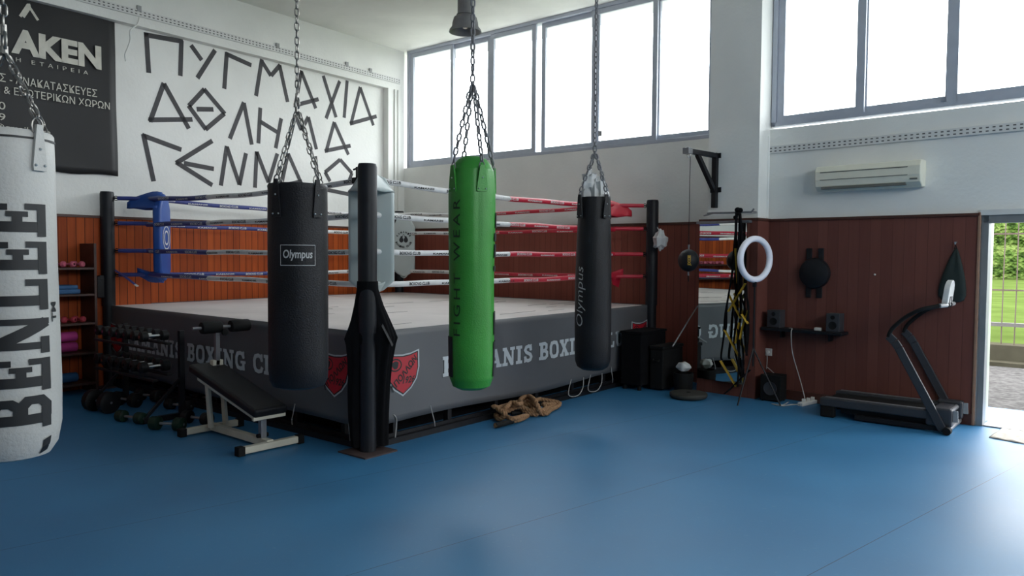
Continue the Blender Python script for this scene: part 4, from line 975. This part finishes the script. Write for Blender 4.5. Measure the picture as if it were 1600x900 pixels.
for z, mt, lb_ in ((.535, m_mag, 'rolled magenta exercise mat, lower of two on the shelf'), (.655, m_mag, 'rolled magenta exercise mat, upper of two on the shelf'), (.185, m_bluef, 'rolled blue exercise mat on the bottom shelf')):
    P = fL.P(s0+.62, D_*.55, z); mm = MB()
    sp_ = [(P + fL.u*(0) + fL.n*(.058*(1-t_/40)*math.cos(t_*.6)) + Vector((0, 0, .058*(1-t_/40)*math.sin(t_*.6)))) for t_ in range(36)]
    mm.lathe([(.02, -.45), (.05, -.45), (.056, -.44), (.056, .44), (.05, .45), (.02, .45)], (0, 0, 0), 24, axis='x', T=lambda p: P + fL.u*p[0] + fL.n*p[1] + Vector((0, 0, p[2])))
    tag(mm.build('exercise_mat', mt, loc=P), lb_, 'exercise mat')
fo = MB(); P = fL.P(s0+.5, D_*.5, 1.145)
fo.box(s0+.16, .05, 1.1465, s0+.95, .32, 1.20, T=TW).box(s0+.18, .06, 1.20, s0+.9, .31, 1.245, T=TW)
tag(fo.build('folded_mat', m_bluef, bevel=.015), 'blue folded mat on the shelf below the pink dumbbells', 'folded mat')
# ------------------------------------------------------------------ battle rope
def rp_(X, Y, z): P = on_floor(740+X/10.667, 600+Y/10.667, z); P.x = max(P.x+.01, 5.059-.024*(P.y+4.918)+.052+.15*max(0, P.x-5.0)); return P
pts = [(345, 690, .03), (480, 655, .03), (620, 620, .03), (760, 590, .03), (880, 530, .03), (800, 540, .05), (620, 575, .06), (480, 500, .06), (370, 400, .10), (320, 375, .14), (300, 400, .08), (330, 480, .04), (250, 520, .03), (190, 440, .04), (260, 490, .05), (400, 580, .03), (520, 530, .07), (470, 470, .10), (400, 400, .12), (520, 290, .12), (640, 250, .13), (740, 260, .14), (780, 330, .14), (720, 330, .16), (620, 310, .16), (520, 400, .13), (420, 440, .10), (520, 460, .07), (650, 400, .10), (760, 380, .10), (900, 430, .07), (1040, 500, .03), (900, 480, .04), (780, 400, .08), (770, 260, .15), (850, 200, .16), (950, 220, .17), (1020, 290, .16), (1060, 400, .10), (1100, 480, .04), (1200, 490, .03), (1270, 430, .03), (1390, 370, .03), (1420, 320, .05), (1330, 290, .07), (1150, 260, .09), (1060, 250, .10), (960, 290, .12), (870, 290, .12), (830, 340, .10), (930, 350, .10), (1000, 430, .06), (1120, 440, .05), (1200, 390, .05), (1150, 340, .07), (1240, 340, .06), (1340, 340, .05), (1250, 390, .04), (1180, 450, .04), (1090, 420, .07), (1060, 360, .10), (1000, 330, .12), (900, 280, .13), (840, 310, .10), (860, 370, .08), (800, 460, .04), (640, 480, .03)]
path = smooth_path([rp_(*p) for p in pts], 22)
def strand(a, l): return .78+.40*abs(math.cos(1.5*(a - l*56)))
br = empty('battle_rope', rp_(800, 450, 0), 'thick twisted brown battle rope heaped on the floor beside the ring', 'rope')
MB().tube(path, .0205, 24, rf=strand).build('rope_length', m_hemp, br)
MB().tube([rp_(350, 690, .03), rp_(480, 656, .03), rp_(630, 618, .03)], .026, 12).build('rope_grip', m_rubber, br)
MB().tube([rp_(620, 484, .03), rp_(790, 470, .035)], .026, 12).build('rope_grip', m_rubber, br)
# ------------------------------------------------------------------ ceiling lamp
lx, ly = 2.751, -1.357
la = empty('pendant_lamp', (lx, ly, H), 'grey bell-shaped industrial pendant lamp under the ceiling', 'lamp')
MB().lathe([(.09, H), (.105, H-.01), (.105, 4.88), (.12, 4.86), (.10, 4.845)][::-1], (lx, ly, 0), 32).build('lamp_housing', m_lamp, la)
MB().lathe([(.10, 4.86), (.155, 4.82), (.175, 4.75), (.18, 4.70), (.215, 4.655), (.222, 4.63), (.212, 4.63), (.17, 4.695), (.16, 4.75), (.14, 4.81), (.095, 4.845)], (lx, ly, 0), 40).build('lamp_shade', m_lamp, la)
MB().lathe([(0, 4.67), (.03, 4.68), (.045, 4.72), (.03, 4.78), (.02, 4.82)], (lx, ly, 0), 16).build('bulb', m_gl, la)
# ------------------------------------------------------------------ bracket, speed ball, mirror, bands
PF = Frame(fR.o + fR.n*PD, fR.u, fR.n)
bs_ = on_face(PF, 1119, 280)[0]
wb = empty('wall_bracket', PF.P(bs_, 0, 2.5), 'black steel triangular bracket bolted to the pillar', 'bracket')
TP = PF.T(); b_ = MB()
b_.box(bs_-.03, .0, 2.19, bs_+.03, .06, 2.83, T=TP); b_.bar(PF.P(bs_, .03, 2.80), PF.P(bs_-.03, .60, 2.80), .055, .055); b_.bar(PF.P(bs_, .04, 2.38), PF.P(bs_-.02, .40, 2.78), .05, .05)
b_.build('bracket_arm', m_steel, wb, bevel=.004)
MB().box(bs_-.05, 0, 2.77, bs_+.06, .012, 2.83, T=TP).build('mounting_plate', m_steel, wb, bevel=.002)
MB().box(bs_-.07, 0, 2.37, bs_+.07, .012, 2.43, T=TP).build('mounting_plate', m_steel, wb, bevel=.002)
MB().box(bs_-.07, .55, 2.765, bs_+.01, .64, 2.835, T=TP).build('end_collar', m_greyedge, wb, bevel=.005)
tip = PF.P(bs_-.03, .57, 2.77)
MB().tube([tip+Vector((.02*math.cos(t*PI/6), 0, -.015+.03*math.sin(t*PI/6))) for t in range(12)], .004, 6, closed=True).build('eye_ring', m_chrome, wb)
# double-end ball
q = PF.P(bs_-.035, .53, 0); bt0 = CAM + sight(1070, 407)*((q-CAM) @ cf/(sight(1070, 407) @ cf)); bz_ = bt0.z
sb_ = empty('double_end_ball', (q.x, q.y, bz_), 'small black ball with yellow lettering hanging on a cord from the bracket', 'punch ball')
bo = MB().ball((q.x, q.y, bz_), .118, sc=(1, 1, 1.08), seg=28).build('ball', m_black, sb_)
MB().tube([(q.x, q.y, 2.76), (q.x, q.y, bz_+.17)], .004, 6).build('cord', m_rubber, sb_)
MB().lathe([(.012, -.17), (.008, -.13), (.014, -.12)], (q.x, q.y, bz_), 8).lathe([(.014, .12), (.008, .14), (.014, .18)], (q.x, q.y, bz_), 8).build('swivel', m_greyedge, sb_)
MB().tube([(q.x, q.y, bz_-.13), (q.x+.004, q.y, bz_-.24)], .005, 6).build('tail_cord', m_rubber, sb_)
T0 = bag_T((q.x, q.y), .12, facing(q)); lb = MB(); put_text(lb, 'JDCCEE', (bz_-.055, -.035, bz_+.06, .010), lambda p: T0((-p[2], p[1]-.012*abs(p[0]-bz_)/.06, p[0])), 0, d=.004, cuts=.012, bold=.04)
lb.build('ball_print', m_yel, bo, recalc=False)
# mirror
m0, mz1 = on_face(PF, 1094, 348, .035); m1, _ = on_face(PF, 1172, 400, .035); mz0 = .16
mi = empty('wall_mirror', PF.P((m0+m1)/2, .03, mz0), 'tall frameless wall mirror on the pillar reflecting the ring', 'mirror')
mw = m1-m0; MF = Frame(PF.P(m0, .034, 0), (Matrix.Rotation(math.radians(-6.3), 3, 'Z') @ PF.u), (Matrix.Rotation(math.radians(-6.3), 3, 'Z') @ PF.n)); TM_ = MF.T()
MB().box(0, .0, mz0, mw, .006, mz1-.02, T=TM_).build('mirror_glass', m_mirror, mi)
MB().box(0, -.004, mz0, mw, -.0005, mz1-.02, T=TM_).box(mw-.03, -.06, mz0, mw-.005, -.005, mz1-.02, T=TM_).build('backing_board', m_cap, mi)
MB().box(m0-.015, .032, mz1-.018, m1+.015, .10, mz1+.012, T=TP).build('top_strip', m_greyedge, mi, bevel=.003)
# strap bar with training straps
s0_, z0_ = on_face(PF, 1105, 333, .12); s1_, z1_ = on_face(PF, 1178, 330, .12)
bb_ = empty('strap_bar', PF.P(s0_, .1, z0_), 'thin wall bar with upturned ends above the mirror', 'wall bar')
MB().tube([PF.P(s0_-.03, .14, z0_-.03), PF.P(s0_, .0, z0_+.0)], .009, 6).tube([PF.P(s0_, .12, z0_), PF.P((s0_+s1_)/2, .12, z0_-.005), PF.P(s1_-.03, .12, z0_-.005), PF.P(s1_, .12, z0_+.03)], .011, 8).tube([PF.P(s1_-.03, .12, z0_), PF.P(s1_-.03, .0, z0_)], .009, 6).build('bar', m_greyedge, bb_)
sp = empty('suspension_straps', PF.P((s0_+s1_)/2, .1, 1.2), 'tangle of black and yellow training straps hanging before the mirror', 'training straps')
sc_ = lambda x, y, d_=.13: PF.P(*(lambda r_: (r_[0], d_, r_[1]))(on_face(PF, 1080+x/3.1, 330+y/3.1, d_)))
blk = [[(218, 5), (215, 90), (222, 200), (212, 330), (225, 480), (208, 640), (240, 800)], [(232, 5), (236, 100), (240, 260), (242, 420), (236, 560), (252, 700), (238, 830)], [(224, 5), (210, 150), (195, 320), (165, 500), (158, 600), (145, 700), (150, 720)],
       [(238, 10), (262, 300), (270, 420), (278, 560), (268, 690)], [(222, 20), (205, 260), (182, 400), (172, 470), (170, 560), (162, 580)], [(230, 100), (228, 360), (262, 480), (262, 640), (270, 700)], [(285, 770), (240, 810), (190, 860), (160, 885)], [(205, 480), (230, 600), (232, 690), (225, 850)], [(262, 380), (278, 470), (268, 560), (272, 650)]]
yel = [[(180, 400), (240, 520)], [(232, 400), (180, 485)], [(215, 180), (225, 350)], [(162, 575), (235, 710)], [(142, 725), (218, 850)], [(232, 540), (215, 640)], [(278, 480), (248, 560), (236, 620)], [(262, 350), (232, 400)], [(245, 500), (275, 545)]]
for k, L_ in enumerate(blk): MB().tube(smooth_path([sc_(x, y, .135+.012*k) for x, y in L_], 6), .022, 6, flat=.35).build('strap', m_cloth, sp)
for k, L_ in enumerate(yel): MB().tube([sc_(x, y, .15+.012*k) for x, y in L_], .027, 6, flat=.35).build('yellow_strap', m_yel, sp)
MB().ball(sc_(225, -6), .035, sc=(1, 1, .9), seg=12).ball(sc_(238, -4), .03, seg=12).ball(sc_(212, 30), .022, seg=10).build('strap_knot', m_cloth, sp)
# ring light on a tripod
P = CAM + sight(1180, 405)*(8.2/(sight(1180, 405) @ cf)/1.0)*1.0
rlz = P.z; n_ = Vector((-.52, -.85, 0)).normalized()
# the light is turned away a little, so it is seen as an upright oval
cam_d = (CAM-P); cam_d.z = 0; cam_d.normalize(); nn = (Matrix.Rotation(math.radians(47), 3, 'Z') @ cam_d); tt = nn.cross(Vector((0, 0, 1)))
li_ = empty('ring_light', (P.x, P.y, 0), 'white ring light on a thin black tripod beside the mirror', 'ring light')
RR = .222
MB().tube([P + tt*(RR*math.cos(a*PI/24)) + Vector((0, 0, RR*math.sin(a*PI/24))) for a in range(48)], .034, 12, closed=True, flat=1).build('light_ring', m_led, li_)
MB().tube([(P.x, P.y, rlz-RR-.02), (P.x, P.y, .42)], .011, 8).build('pole', m_steel, li_)
MB().cbox((P.x, P.y, rlz-RR-.05), (.04, .04, .06)).build('mount', m_steel, li_, bevel=.006)
for k in range(3):
    a = k*2*PI/3+.3; MB().tube([(P.x, P.y, .62), (P.x+.30*math.cos(a), P.y+.30*math.sin(a)*.8, .012)], .009, 6).build('leg', m_steel, li_)
# plastic bag of wraps on the right post
P = RP(-.13, S+.12, 1.93); pc = CAM + sight(1032, 376)*(9.55/(sight(1032, 376) @ cf)); ph4 = (1.2, 3.3, .4)
q = MB().ball(pc, .085, sc=(.9, .9, 1.35), fn=lambda d_: 1+.16*math.sin(7*d_.x+1.2)+.14*math.sin(8*d_.y+3.3)+.12*math.sin(9*d_.z), seg=24)
q.tube([pc+Vector((-.01, 0, .10)), pc+Vector((-.03, -.03, .17))], .006, 6)
tag(q.build('plastic_bag', m_plas, loc=pc), 'crumpled white plastic bag hanging on the right ring post', 'plastic bag')
# ------------------------------------------------------------------ dark kit in the corner past the ring
def box_px(name, px0, px1, py_top, py_bot, dep, mat, label, cat, bevel=.01):
    A_ = on_floor(px0, py_bot); B_ = on_floor(px1, py_bot)
    return A_, B_
kb = empty('storage_box', (5.2, -.7, 0), 'tall black storage box standing at the ring corner', 'box')
MB().box(5.05, -1.00, .06, 5.33, -.40, .68).build('box_body', m_cloth, kb, bevel=.01)
MB().box(5.04, -1.01, .68, 5.34, -.39, .71).build('lid', m_cloth, kb, bevel=.006)
for x_, y_ in ((5.09, -.96), (5.29, -.96), (5.09, -.44), (5.29, -.44)): MB().lathe([(.025, 0), (.025, .06)], (x_, y_, 0), 12).build('foot', m_rubber, kb)
kc = empty('equipment_case', (5.72, -.6, 0), 'lower black equipment case beside the tall black box', 'case')
MB().box(5.36, -.84, .02, 5.54, -.34, .50).build('case_body', m_rubber, kc, bevel=.015)
MB().box(5.355, -.85, .50, 5.545, -.33, .54).build('lid', m_rubber, kc, bevel=.008)
MB().tube([(5.41, -.835, .38), (5.41, -.87, .36), (5.49, -.87, .36), (5.49, -.835, .38)], .008, 6).build('handle', m_rubber, kc)
A_ = on_floor(1050, 537, .50); B_ = Vector((5.90, -.20, .93))
stt = CAM + sight(1049, 540)*(9.1/(sight(1049, 540) @ cf)); ste = CAM + sight(1090, 478)*(9.15/(sight(1090, 478) @ cf))
sk0 = on_floor(1051, 541, .552); sa1, za1 = on_face(fB, 1090, 478, .05); sk1 = fB.P(sa1, .05, za1)
tag(MB().tube([sk0, sk1], .008, 8).build('stick', m_greypl), 'thin pale stick leaning against the brown boards left of the mirror', 'stick')
cl = MB(); pc = CAM + sight(1068, 573)*(8.95/(sight(1068, 573) @ cf))
cl.ball(pc, .075, sc=(1.1, .9, .75), fn=lambda d_: 1+.10*math.sin(6*d_.x+1)+.10*math.sin(7*d_.y)+.06*math.sin(9*d_.z+2), seg=22)
tag(cl.build('white_cloth', m_plas, loc=pc), 'crumpled white cloth lying on the black bin', 'cloth')
bi = on_floor(1072, 612); tb_ = empty('waste_bin', (pc.x, pc.y, 0), 'black round bin under the white cloth by the mirror', 'bin')
MB().lathe([(.10, 0), (.120, pc.z-.10), (.118, pc.z-.09), (.118, pc.z-.072), (.10, pc.z-.072), (.085, .02), (0, .02)], (pc.x, pc.y, 0), 28).build('bin_body', m_rubber, tb_)
P = (on_floor(1047, 622)+on_floor(1104, 622))/2
pl = empty('balance_board', (P.x, P.y, 0), 'flat round dark balance board on the floor before the mirror', 'balance board')
MB().lathe([(.17, 0), (.20, .015), (.212, .03), (.212, .055), (.205, .064), (0, .066)], (P.x, P.y, 0), 40).build('board', M('dark_olive_rubber', (.035, .032, .026, 1), .7), pl)
MB().lathe([(.025, .066), (.025, .072), (.01, .073)], (P.x, P.y, 0), 16).build('centre_cap', m_rubber, pl)
A_ = on_floor(1102, 608); B_ = on_floor(1127, 615)
tag(MB().tube([A_+Vector((0, 0, .012)), B_+Vector((0, 0, .012))], .009, 6).build('metal_rod', m_chrome), 'short bright rod lying on the floor under the straps', 'rod')
A_ = on_floor(1115, 598); tag(MB().box(A_.x-.22, A_.y-.02, 0, A_.x+.34, A_.y+.12, .05).build('wood_plank', m_shelfw, bevel=.004), 'brown plank on the floor below the mirror', 'plank')
# ------------------------------------------------------------------ right wall kit
# air conditioner
a0, _ = on_face(fR, 1277, 275, .1); a1, _ = on_face(fR, 1442, 275, .1); zt_ = on_face(fR, 1442, 251, .12)[1]; zb_ = on_face(fR, 1442, 292, .12)[1]
zt_, zb_ = (zt_+on_face(fR, 1277, 259, .12)[1])/2, (zb_+on_face(fR, 1277, 299, .12)[1])/2
ac = empty('air_conditioner', fR.P(a0, .01, zb_), 'ivory wall-mounted air conditioner under the right window', 'air conditioner')
h = zt_-zb_; pf = [(0, zb_), (.10, zb_), (.16, zb_+.05), (.175, zb_+.12), (.175, zt_-.06), (.15, zt_-.01), (.12, zt_), (0, zt_)]
m_ = MB(); n = len(pf); m_.add([(a0, d_, z) for d_, z in pf]+[(a1, d_, z) for d_, z in pf], [tuple(range(n)), tuple(range(2*n-1, n-1, -1))]+[(i, i+n, (i+1) % n+n, (i+1) % n) for i in range(n)], 0, False, TR)
m_.build('casing', m_ac, ac, bevel=.012, seg=3)
MB().box(a0+.06, .174, zt_-.075, a1-.12, .178, zt_-.065, T=TR).box(a0+.06, .174, zb_+.115, a1-.12, .178, zb_+.122, T=TR).build('grille_line', m_acd, ac)
MB().box(a0+.07, .12, zb_+.018, a1-.14, .165, zb_+.045, T=TR).build('outlet_flap', m_acd, ac, bevel=.003)
MB().box(a1-.10, .168, zb_+.07, a1-.03, .1745, zb_+.085, T=TR).build('indicator', m_acd, ac)
# round target pad
sx_, zx_ = on_face(fR, 1273, 427, .05)
tg = empty('wall_target', fR.P(sx_, .03, zx_), 'round black punching target pad with four tabs on the brown boards', 'wall target')
MB().lathe([(.165, 0), (.172, .02), (.16, .06), (.10, .085), (0, .09)], (0, 0, 0), 36, T=lambda p: fR.P(sx_+p[0]*1.0, .028+p[2], zx_+p[1])).build('pad', m_black, tg)
for dx, z0, z1 in ((-.07, .13, .275), (.06, .13, .275), (-.07, -.27, -.13), (.05, -.27, -.13)): MB().box(sx_+dx-.03, .026, zx_+z0, sx_+dx+.03, .05, zx_+z1, T=TR).build('tab', m_black, tg, bevel=.006)
s_, z_ = on_face(fR, 1367, 429, .03)
tag(MB().ball((0, 0, 0), .012, T=lambda p: fR.P(s_+p[0], .032+p[1], z_+p[2]), seg=10).build('wall_hook', m_rivet), 'small bare metal hook on the brown boards right of the target', 'hook')
# shelf with speakers
s0_, z0_ = on_face(fR, 1190, 515, .2); s1_, z1_ = on_face(fR, 1316, 519, .2); zz = (z0_+z1_)/2
ws = empty('wall_shelf', fR.P(s0_, .02, zz), 'thin black wall shelf under the round target', 'shelf')
MB().box(s0_, .02, zz-.02, s1_, .22, zz+.012, T=TR).build('shelf_board', m_steel, ws, bevel=.004)
for q in (.2, .8): MB().prism([(s0_+(s1_-s0_)*q, zz-.02), (s0_+(s1_-s0_)*q+.02, zz-.02), (s0_+(s1_-s0_)*q+.02, zz-.10), (s0_+(s1_-s0_)*q, zz-.10)], .02, .12, T=TR).build('shelf_bracket', m_steel, ws)
for px0, px1, lb_ in ((1199, 1219, 'small black loudspeaker at the left end of the wall shelf'), (1291, 1312, 'small black loudspeaker at the right end of the wall shelf')):
    u0_, _ = on_face(fR, px0, 505, .18); u1_, _ = on_face(fR, px1, 505, .18)
    lo = empty('loudspeaker', fR.P((u0_+u1_)/2, .1, zz+.012), lb_, 'loudspeaker', 'loudspeakers on the wall shelf')
    MB().box(u0_, .05, zz+.012, u1_, .19, zz+.21, T=TR).build('cabinet', m_dkpl, lo, bevel=.006)
    for zc, r_ in ((.07, .042), (.155, .022)): MB().lathe([(r_, 0), (r_, .006), (r_*.8, .002), (.0, .006)], (0, 0, 0), 20, T=lambda p: fR.P((u0_+u1_)/2+p[0], .19+p[2], zz+.012+zc+p[1])).build('driver', m_rubber, lo)
u_, _ = on_face(fR, 1276, 516, .19)
tag(MB().box(u_-.035, .12, zz+.012, u_+.035, .18, zz+.045, T=TR).build('adapter', m_wplug, bevel=.006), 'small white adapter lying on the wall shelf', 'adapter')
# socket, cables, subwoofer, power strip
u_, z_ = on_face(fR, 1201, 550, .03)
so_ = empty('wall_socket', fR.P(u_, .03, z_), 'white wall socket with a plugged-in cable above the black speaker box', 'socket')
MB().box(u_-.042, .026, z_-.042, u_+.042, .042, z_+.042, T=TR).build('face_plate', m_wplug, so_, bevel=.005)
MB().lathe([(.018, 0), (.018, .03), (.01, .035)], (0, 0, 0), 14, T=lambda p: fR.P(u_+p[0], .042+p[2], z_+p[1])).build('plug', m_wplug, so_)
A_ = Vector(on_floor(1205, 628)); sub = empty('subwoofer', (A_.x, A_.y+.16, 0), 'black cube-shaped bass speaker on the floor under the wall socket', 'bass speaker')
X0, X1, Y0, Y1 = A_.x-.13, A_.x+.10, A_.y, A_.y+.19
MB().box(X0, Y0, .015, X1, Y1, .30).build('cabinet', m_rubber, sub, bevel=.008)
MB().lathe([(.075, 0), (.075, -.008), (.06, -.002), (0, -.008)], ((X0+X1)/2, Y0, .15), 24, axis='y').build('driver', m_dkpl, sub)
for x_, y_ in ((X0+.02, Y0+.02), (X1-.02, Y0+.02), (X0+.02, Y1-.02), (X1-.02, Y1-.02)): MB().lathe([(.01, 0), (.01, .015)], (x_, y_, 0), 8).build('foot', m_rubber, sub)
MB().tube(smooth_path([fR.P(u_, .07, z_-.005), fR.P(u_+.005, .075, z_-.10), fR.P(u_-.012, .05, z_-.19), fR.P(u_, .05, .34), (X0+.12, Y1+.012, .26)], 6), .005, 6).build('cable', m_cable, so_)
A_, B_ = on_floor(1250, 632, .021), on_floor(1273, 627, .021)
ps = empty('power_strip', (A_.x, A_.y, 0), 'white power strip with plugs on the floor behind the treadmill', 'power strip')
MB().bar(A_, B_, .06, .04).build('strip_body', m_wplug, ps, bevel=.006)
for t_ in (.25, .55, .85): q = A_.lerp(B_, t_); MB().box(q.x-.018, q.y-.015, .038, q.x+.018, q.y+.015, .075).build('plug', m_wplug, ps, bevel=.004)
f_ = lambda *a: on_floor(*a)
MB().tube(smooth_path([A_, f_(1238, 632, .008), f_(1222, 634, .008), f_(1206, 631, .008), f_(1222, 633, .008), f_(1232, 628, .008)], 6), .006, 6).build('cable', m_cable, ps)
sh_, _ = on_face(fR, 1239, 517, .2)
tag(MB().tube(smooth_path([fR.P(sh_-.05, .19, zz+.019), fR.P(sh_, .225, zz+.019), fR.P(sh_, .245, zz-.03), fR.P(sh_+.01, .22, zz-.25), fR.P(on_face(fR, 1252, 590, .15)[0], .17, .25), A_+Vector((.03, .06, .06))], 8), .005, 6).build('hanging_cable', m_cable), 'pale cable hanging from the wall shelf down to the power strip', 'cable')
# hanging canvas bag
s_, z_ = on_face(fR, 1493, 386, .06)
hb_ = empty('drawstring_bag', fR.P(s_, .06, z_), 'dark drawstring bag hanging from a hook beside the door', 'bag')
pts = [(-.012, 0), (.012, 0), (.05, -.12), (.10, -.32), (.115, -.50), (.07, -.545), (-.08, -.545), (-.165, -.50), (-.15, -.38), (-.08, -.16)]
mbb = MB(); 
N_ = 10
for j, (k_, dd) in enumerate(((1, .032), (.96, .10), (.7, .145))): pass
rings_ = [(1.0, .03), (.97, .045), (.8, .06), (.45, .07)]
vs = []
for k_, dd in rings_:
    for (x_, z2) in pts: vs.append((s_+x_*k_, dd*(1 if z2 < -.1 else .55)+.0, z_+(-.27+(z2+.27)*(.9+.1*k_))))
fs = [tuple(range(N_))]+[(r_*N_+i, r_*N_+(i+1) % N_, (r_+1)*N_+(i+1) % N_, (r_+1)*N_+i) for r_ in range(3) for i in range(N_)]+[tuple(range(4*N_-1, 3*N_-1, -1))]
mbb.add(vs, fs, 0, True, TR); mbb.build('bag_body', M('dark_green_cloth', (.012, .022, .020, 1), .8), hb_, subsurf=1)
MB().tube([fR.P(s_-.01, .05, z_-.02), fR.P(s_, .06, z_+.03), fR.P(s_+.01, .05, z_-.02)], .006, 6).build('drawstring', m_rubber, hb_)
MB().tube([fR.P(s_, .026, z_+.05), fR.P(s_, .075, z_+.03), fR.P(s_, .085, z_+.05)], .007, 6).build('hook', m_rivet, hb_)
# ------------------------------------------------------------------ treadmill
tmx = empty('treadmill', (8.0, -.72, 0), 'folding treadmill with grey rails and white console beside the door', 'treadmill')
Yn, Yf = -1.02, -.42
MB().box(7.45, Yn+.09, .155, 8.50, Yf-.09, .175).build('running_belt', m_rubber, tmx)
for y_ in (Yn+.05, Yf-.05):
    MB().box(7.42, y_-.045, .115, 8.42, y_+.045, .20).build('side_rail', m_dkpl, tmx, bevel=.012)
    MB().box(7.46, y_-.02, .2005, 8.38, y_+.03, .206).build('foot_rail', m_greyedge, tmx, bevel=.002)
    MB().box(8.38, y_-.05, .06, 8.60, y_+.05, .235).build('motor_end_cap', m_dkpl, tmx, bevel=.02)
    MB().bar((8.595, y_, .215), (8.60, y_, .11), .085, .012, up=(0, 1, 0)).build('end_trim', m_greypl, tmx)
    MB().bar((7.75, y_, .035), (8.56, y_, .035), .05, .05).build('base_tube', m_steel, tmx, bevel=.006)
    MB().box(7.42, y_-.035, .0, 7.56, y_+.035, .12).build('rear_foot', m_rubber, tmx, bevel=.015)
MB().box(7.60, Yn+.1, .05, 8.45, Yf-.1, .14).build('deck_underside', m_steel, tmx)
MB().box(8.40, Yn+.1, .10, 8.545, Yf-.1, .205).build('motor_hood', m_dkpl, tmx, bevel=.02)
MB().tube([(8.55, Yn+.09, .18), (8.55, Yf-.09, .18)], .022, 12).build('front_roller', m_greyedge, tmx)
MB().tube([(8.56, Yn-.02, .035), (8.56, Yf+.02, .035)], .026, 12).build('cross_tube', m_greyedge, tmx)
for y_ in (Yn-.03, Yf+.03): MB().lathe([(.034, -.035), (.036, -.03), (.036, .03), (.034, .035)], (8.57, y_, .037), 16, axis='y').build('wheel_cap', m_rubber, tmx)
for y_ in (Yn, Yf):
    up_ = MB(); P = [(8.53, y_, .03), (8.14, y_, .76), (8.10, y_, .82), (8.045, y_, .87)]
    for i in range(3): up_.bar(P[i], P[i+1], .030, .075, up=(1, 0, .55))
    up_.build('upright', m_dkpl, tmx, bevel=.006)
    MB().tube(smooth_path([(8.045, y_, .86), (8.07, y_, .93), (8.13, y_, 1.00), (8.22, y_, 1.08), (8.33, y_, 1.14), (8.46, y_+(.08 if y_ == Yn else -.08), 1.175)], 6), .019, 10).build('handlebar', m_rubber, tmx)
MB().tube([(8.46, Yn+.06, 1.175), (8.50, Yn+.12, 1.18), (8.50, Yf-.12, 1.18), (8.46, Yf-.06, 1.175)], .02, 10).build('console_bar', m_greypl, tmx)
yc = (Yn+Yf)/2; cm_ = MB(); O = [(-.10, 0), (-.11, .06), (-.11, .17), (-.09, .215), (-.05, .245), (0, .255), (.05, .245), (.09, .215), (.11, .17), (.11, .06), (.10, 0)]
cn = Vector((-.93, 0, .36)).normalized(); cu_ = Vector((.36, 0, .93)).normalized()
# console panel facing the runner, back turned to the door
yk = yc-.08
Tc = lambda p: Vector((8.50, yk, 1.16)) + Vector((0, 1, 0))*p[0] + Vector((1, 0, 0))*(-.02+p[1]) + Vector((.12, 0, 1)).normalized()*p[2]
cm_.prism(O, -.02, .03, T=Tc); cm_.build('console', M('white_console_plastic', (.62, .62, .60, 1), .35), tmx, bevel=.006)
MB().prism([(-.045, .0), (-.04, .10), (-.03, .10), (-.035, 0)], .03, .036, T=Tc).prism([(.045, .0), (.04, .10), (.03, .10), (.035, 0)], .03, .036, T=Tc).build('console_slot', m_rubber, tmx)
for y_ in (yk-.05, yk+.05): MB().lathe([(.027, -.015), (.028, .015)], (8.50, y_, 1.18), 14, axis='y').build('bar_clamp', m_rubber, tmx)
# ------------------------------------------------------------------ door mat
q = [on_floor(1545, 684), on_floor(1568, 669), on_floor(1625, 680), on_floor(1625, 699)]
vs = []; NI, NJ = 24, 12
mt = MB()
for i in range(NI+1):
    for j in range(NJ+1):
        u, v = i/NI, j/NJ; P = (q[0]*(1-u)+q[3]*u)*(1-v)+(q[1]*(1-u)+q[2]*u)*v
        vs.append((P.x, P.y, .006+.006*abs(math.sin(u*9+v*5))))
mt.add(vs, [(i*(NJ+1)+j, (i+1)*(NJ+1)+j, (i+1)*(NJ+1)+j+1, i*(NJ+1)+j+1) for i in range(NI) for j in range(NJ)], 0, True)
o = mt.build('door_mat', m_matr); o.modifiers.new('t', 'SOLIDIFY').thickness = .01
tag(o, 'rumpled beige cloth mat on the floor before the open door', 'mat')
tag(st.build('sticker', m_greypl), 'tiny square sticker on the window glass above the ring', 'sticker')
# ------------------------------------------------------------------ light: overcast sky through windows and door
wd = bpy.data.worlds.new('overcast_sky'); bpy.context.scene.world = wd; wd.use_nodes = True
bg = wd.node_tree.nodes['Background']; bg.inputs[0].default_value = (.93, .97, 1.0, 1); bg.inputs[1].default_value = 6.0
def portal(F, s0, s1, z0, z1):
    l = bpy.data.lights.new('portal', 'AREA'); l.shape = 'RECTANGLE'; l.size = s1-s0; l.size_y = z1-z0; l.cycles.is_portal = True
    o = bpy.data.objects.new('daylight_opening', l); C.objects.link(o); o.location = F.P((s0+s1)/2, -.2, (z0+z1)/2)
    n = F.n; o.rotation_euler = (-n).to_track_quat('Z', 'Y').to_euler()
portal(fB, .05, 5.6, ZS, H); portal(fR, 6.6, 13.9, ZS, H); portal(fE, .4, 8.4, ZS, H); portal(fR, D0, D1, 0, DH)
# ------------------------------------------------------------------ camera
cd = bpy.data.cameras.new('camera'); co = bpy.data.objects.new('camera', cd); C.objects.link(co)
cd.sensor_width = 36; cd.lens = F_PX/1600*36; cd.clip_start = .05; cd.clip_end = 300
co.matrix_world = Matrix(((cr.x, cu.x, -cf.x, CAM.x), (cr.y, cu.y, -cf.y, CAM.y), (cr.z, cu.z, -cf.z, CAM.z), (0, 0, 0, 1)))
sc = bpy.context.scene; sc.camera = co
sc.view_settings.view_transform = 'Standard'; sc.view_settings.look = 'None'; sc.view_settings.gamma = 1; sc.view_settings.use_curve_mapping = False
sc.view_settings.exposure = .7
sc.cycles.use_denoising = True; sc.cycles.max_bounces = 10; sc.cycles.diffuse_bounces = 6; sc.cycles.transparent_max_bounces = 12
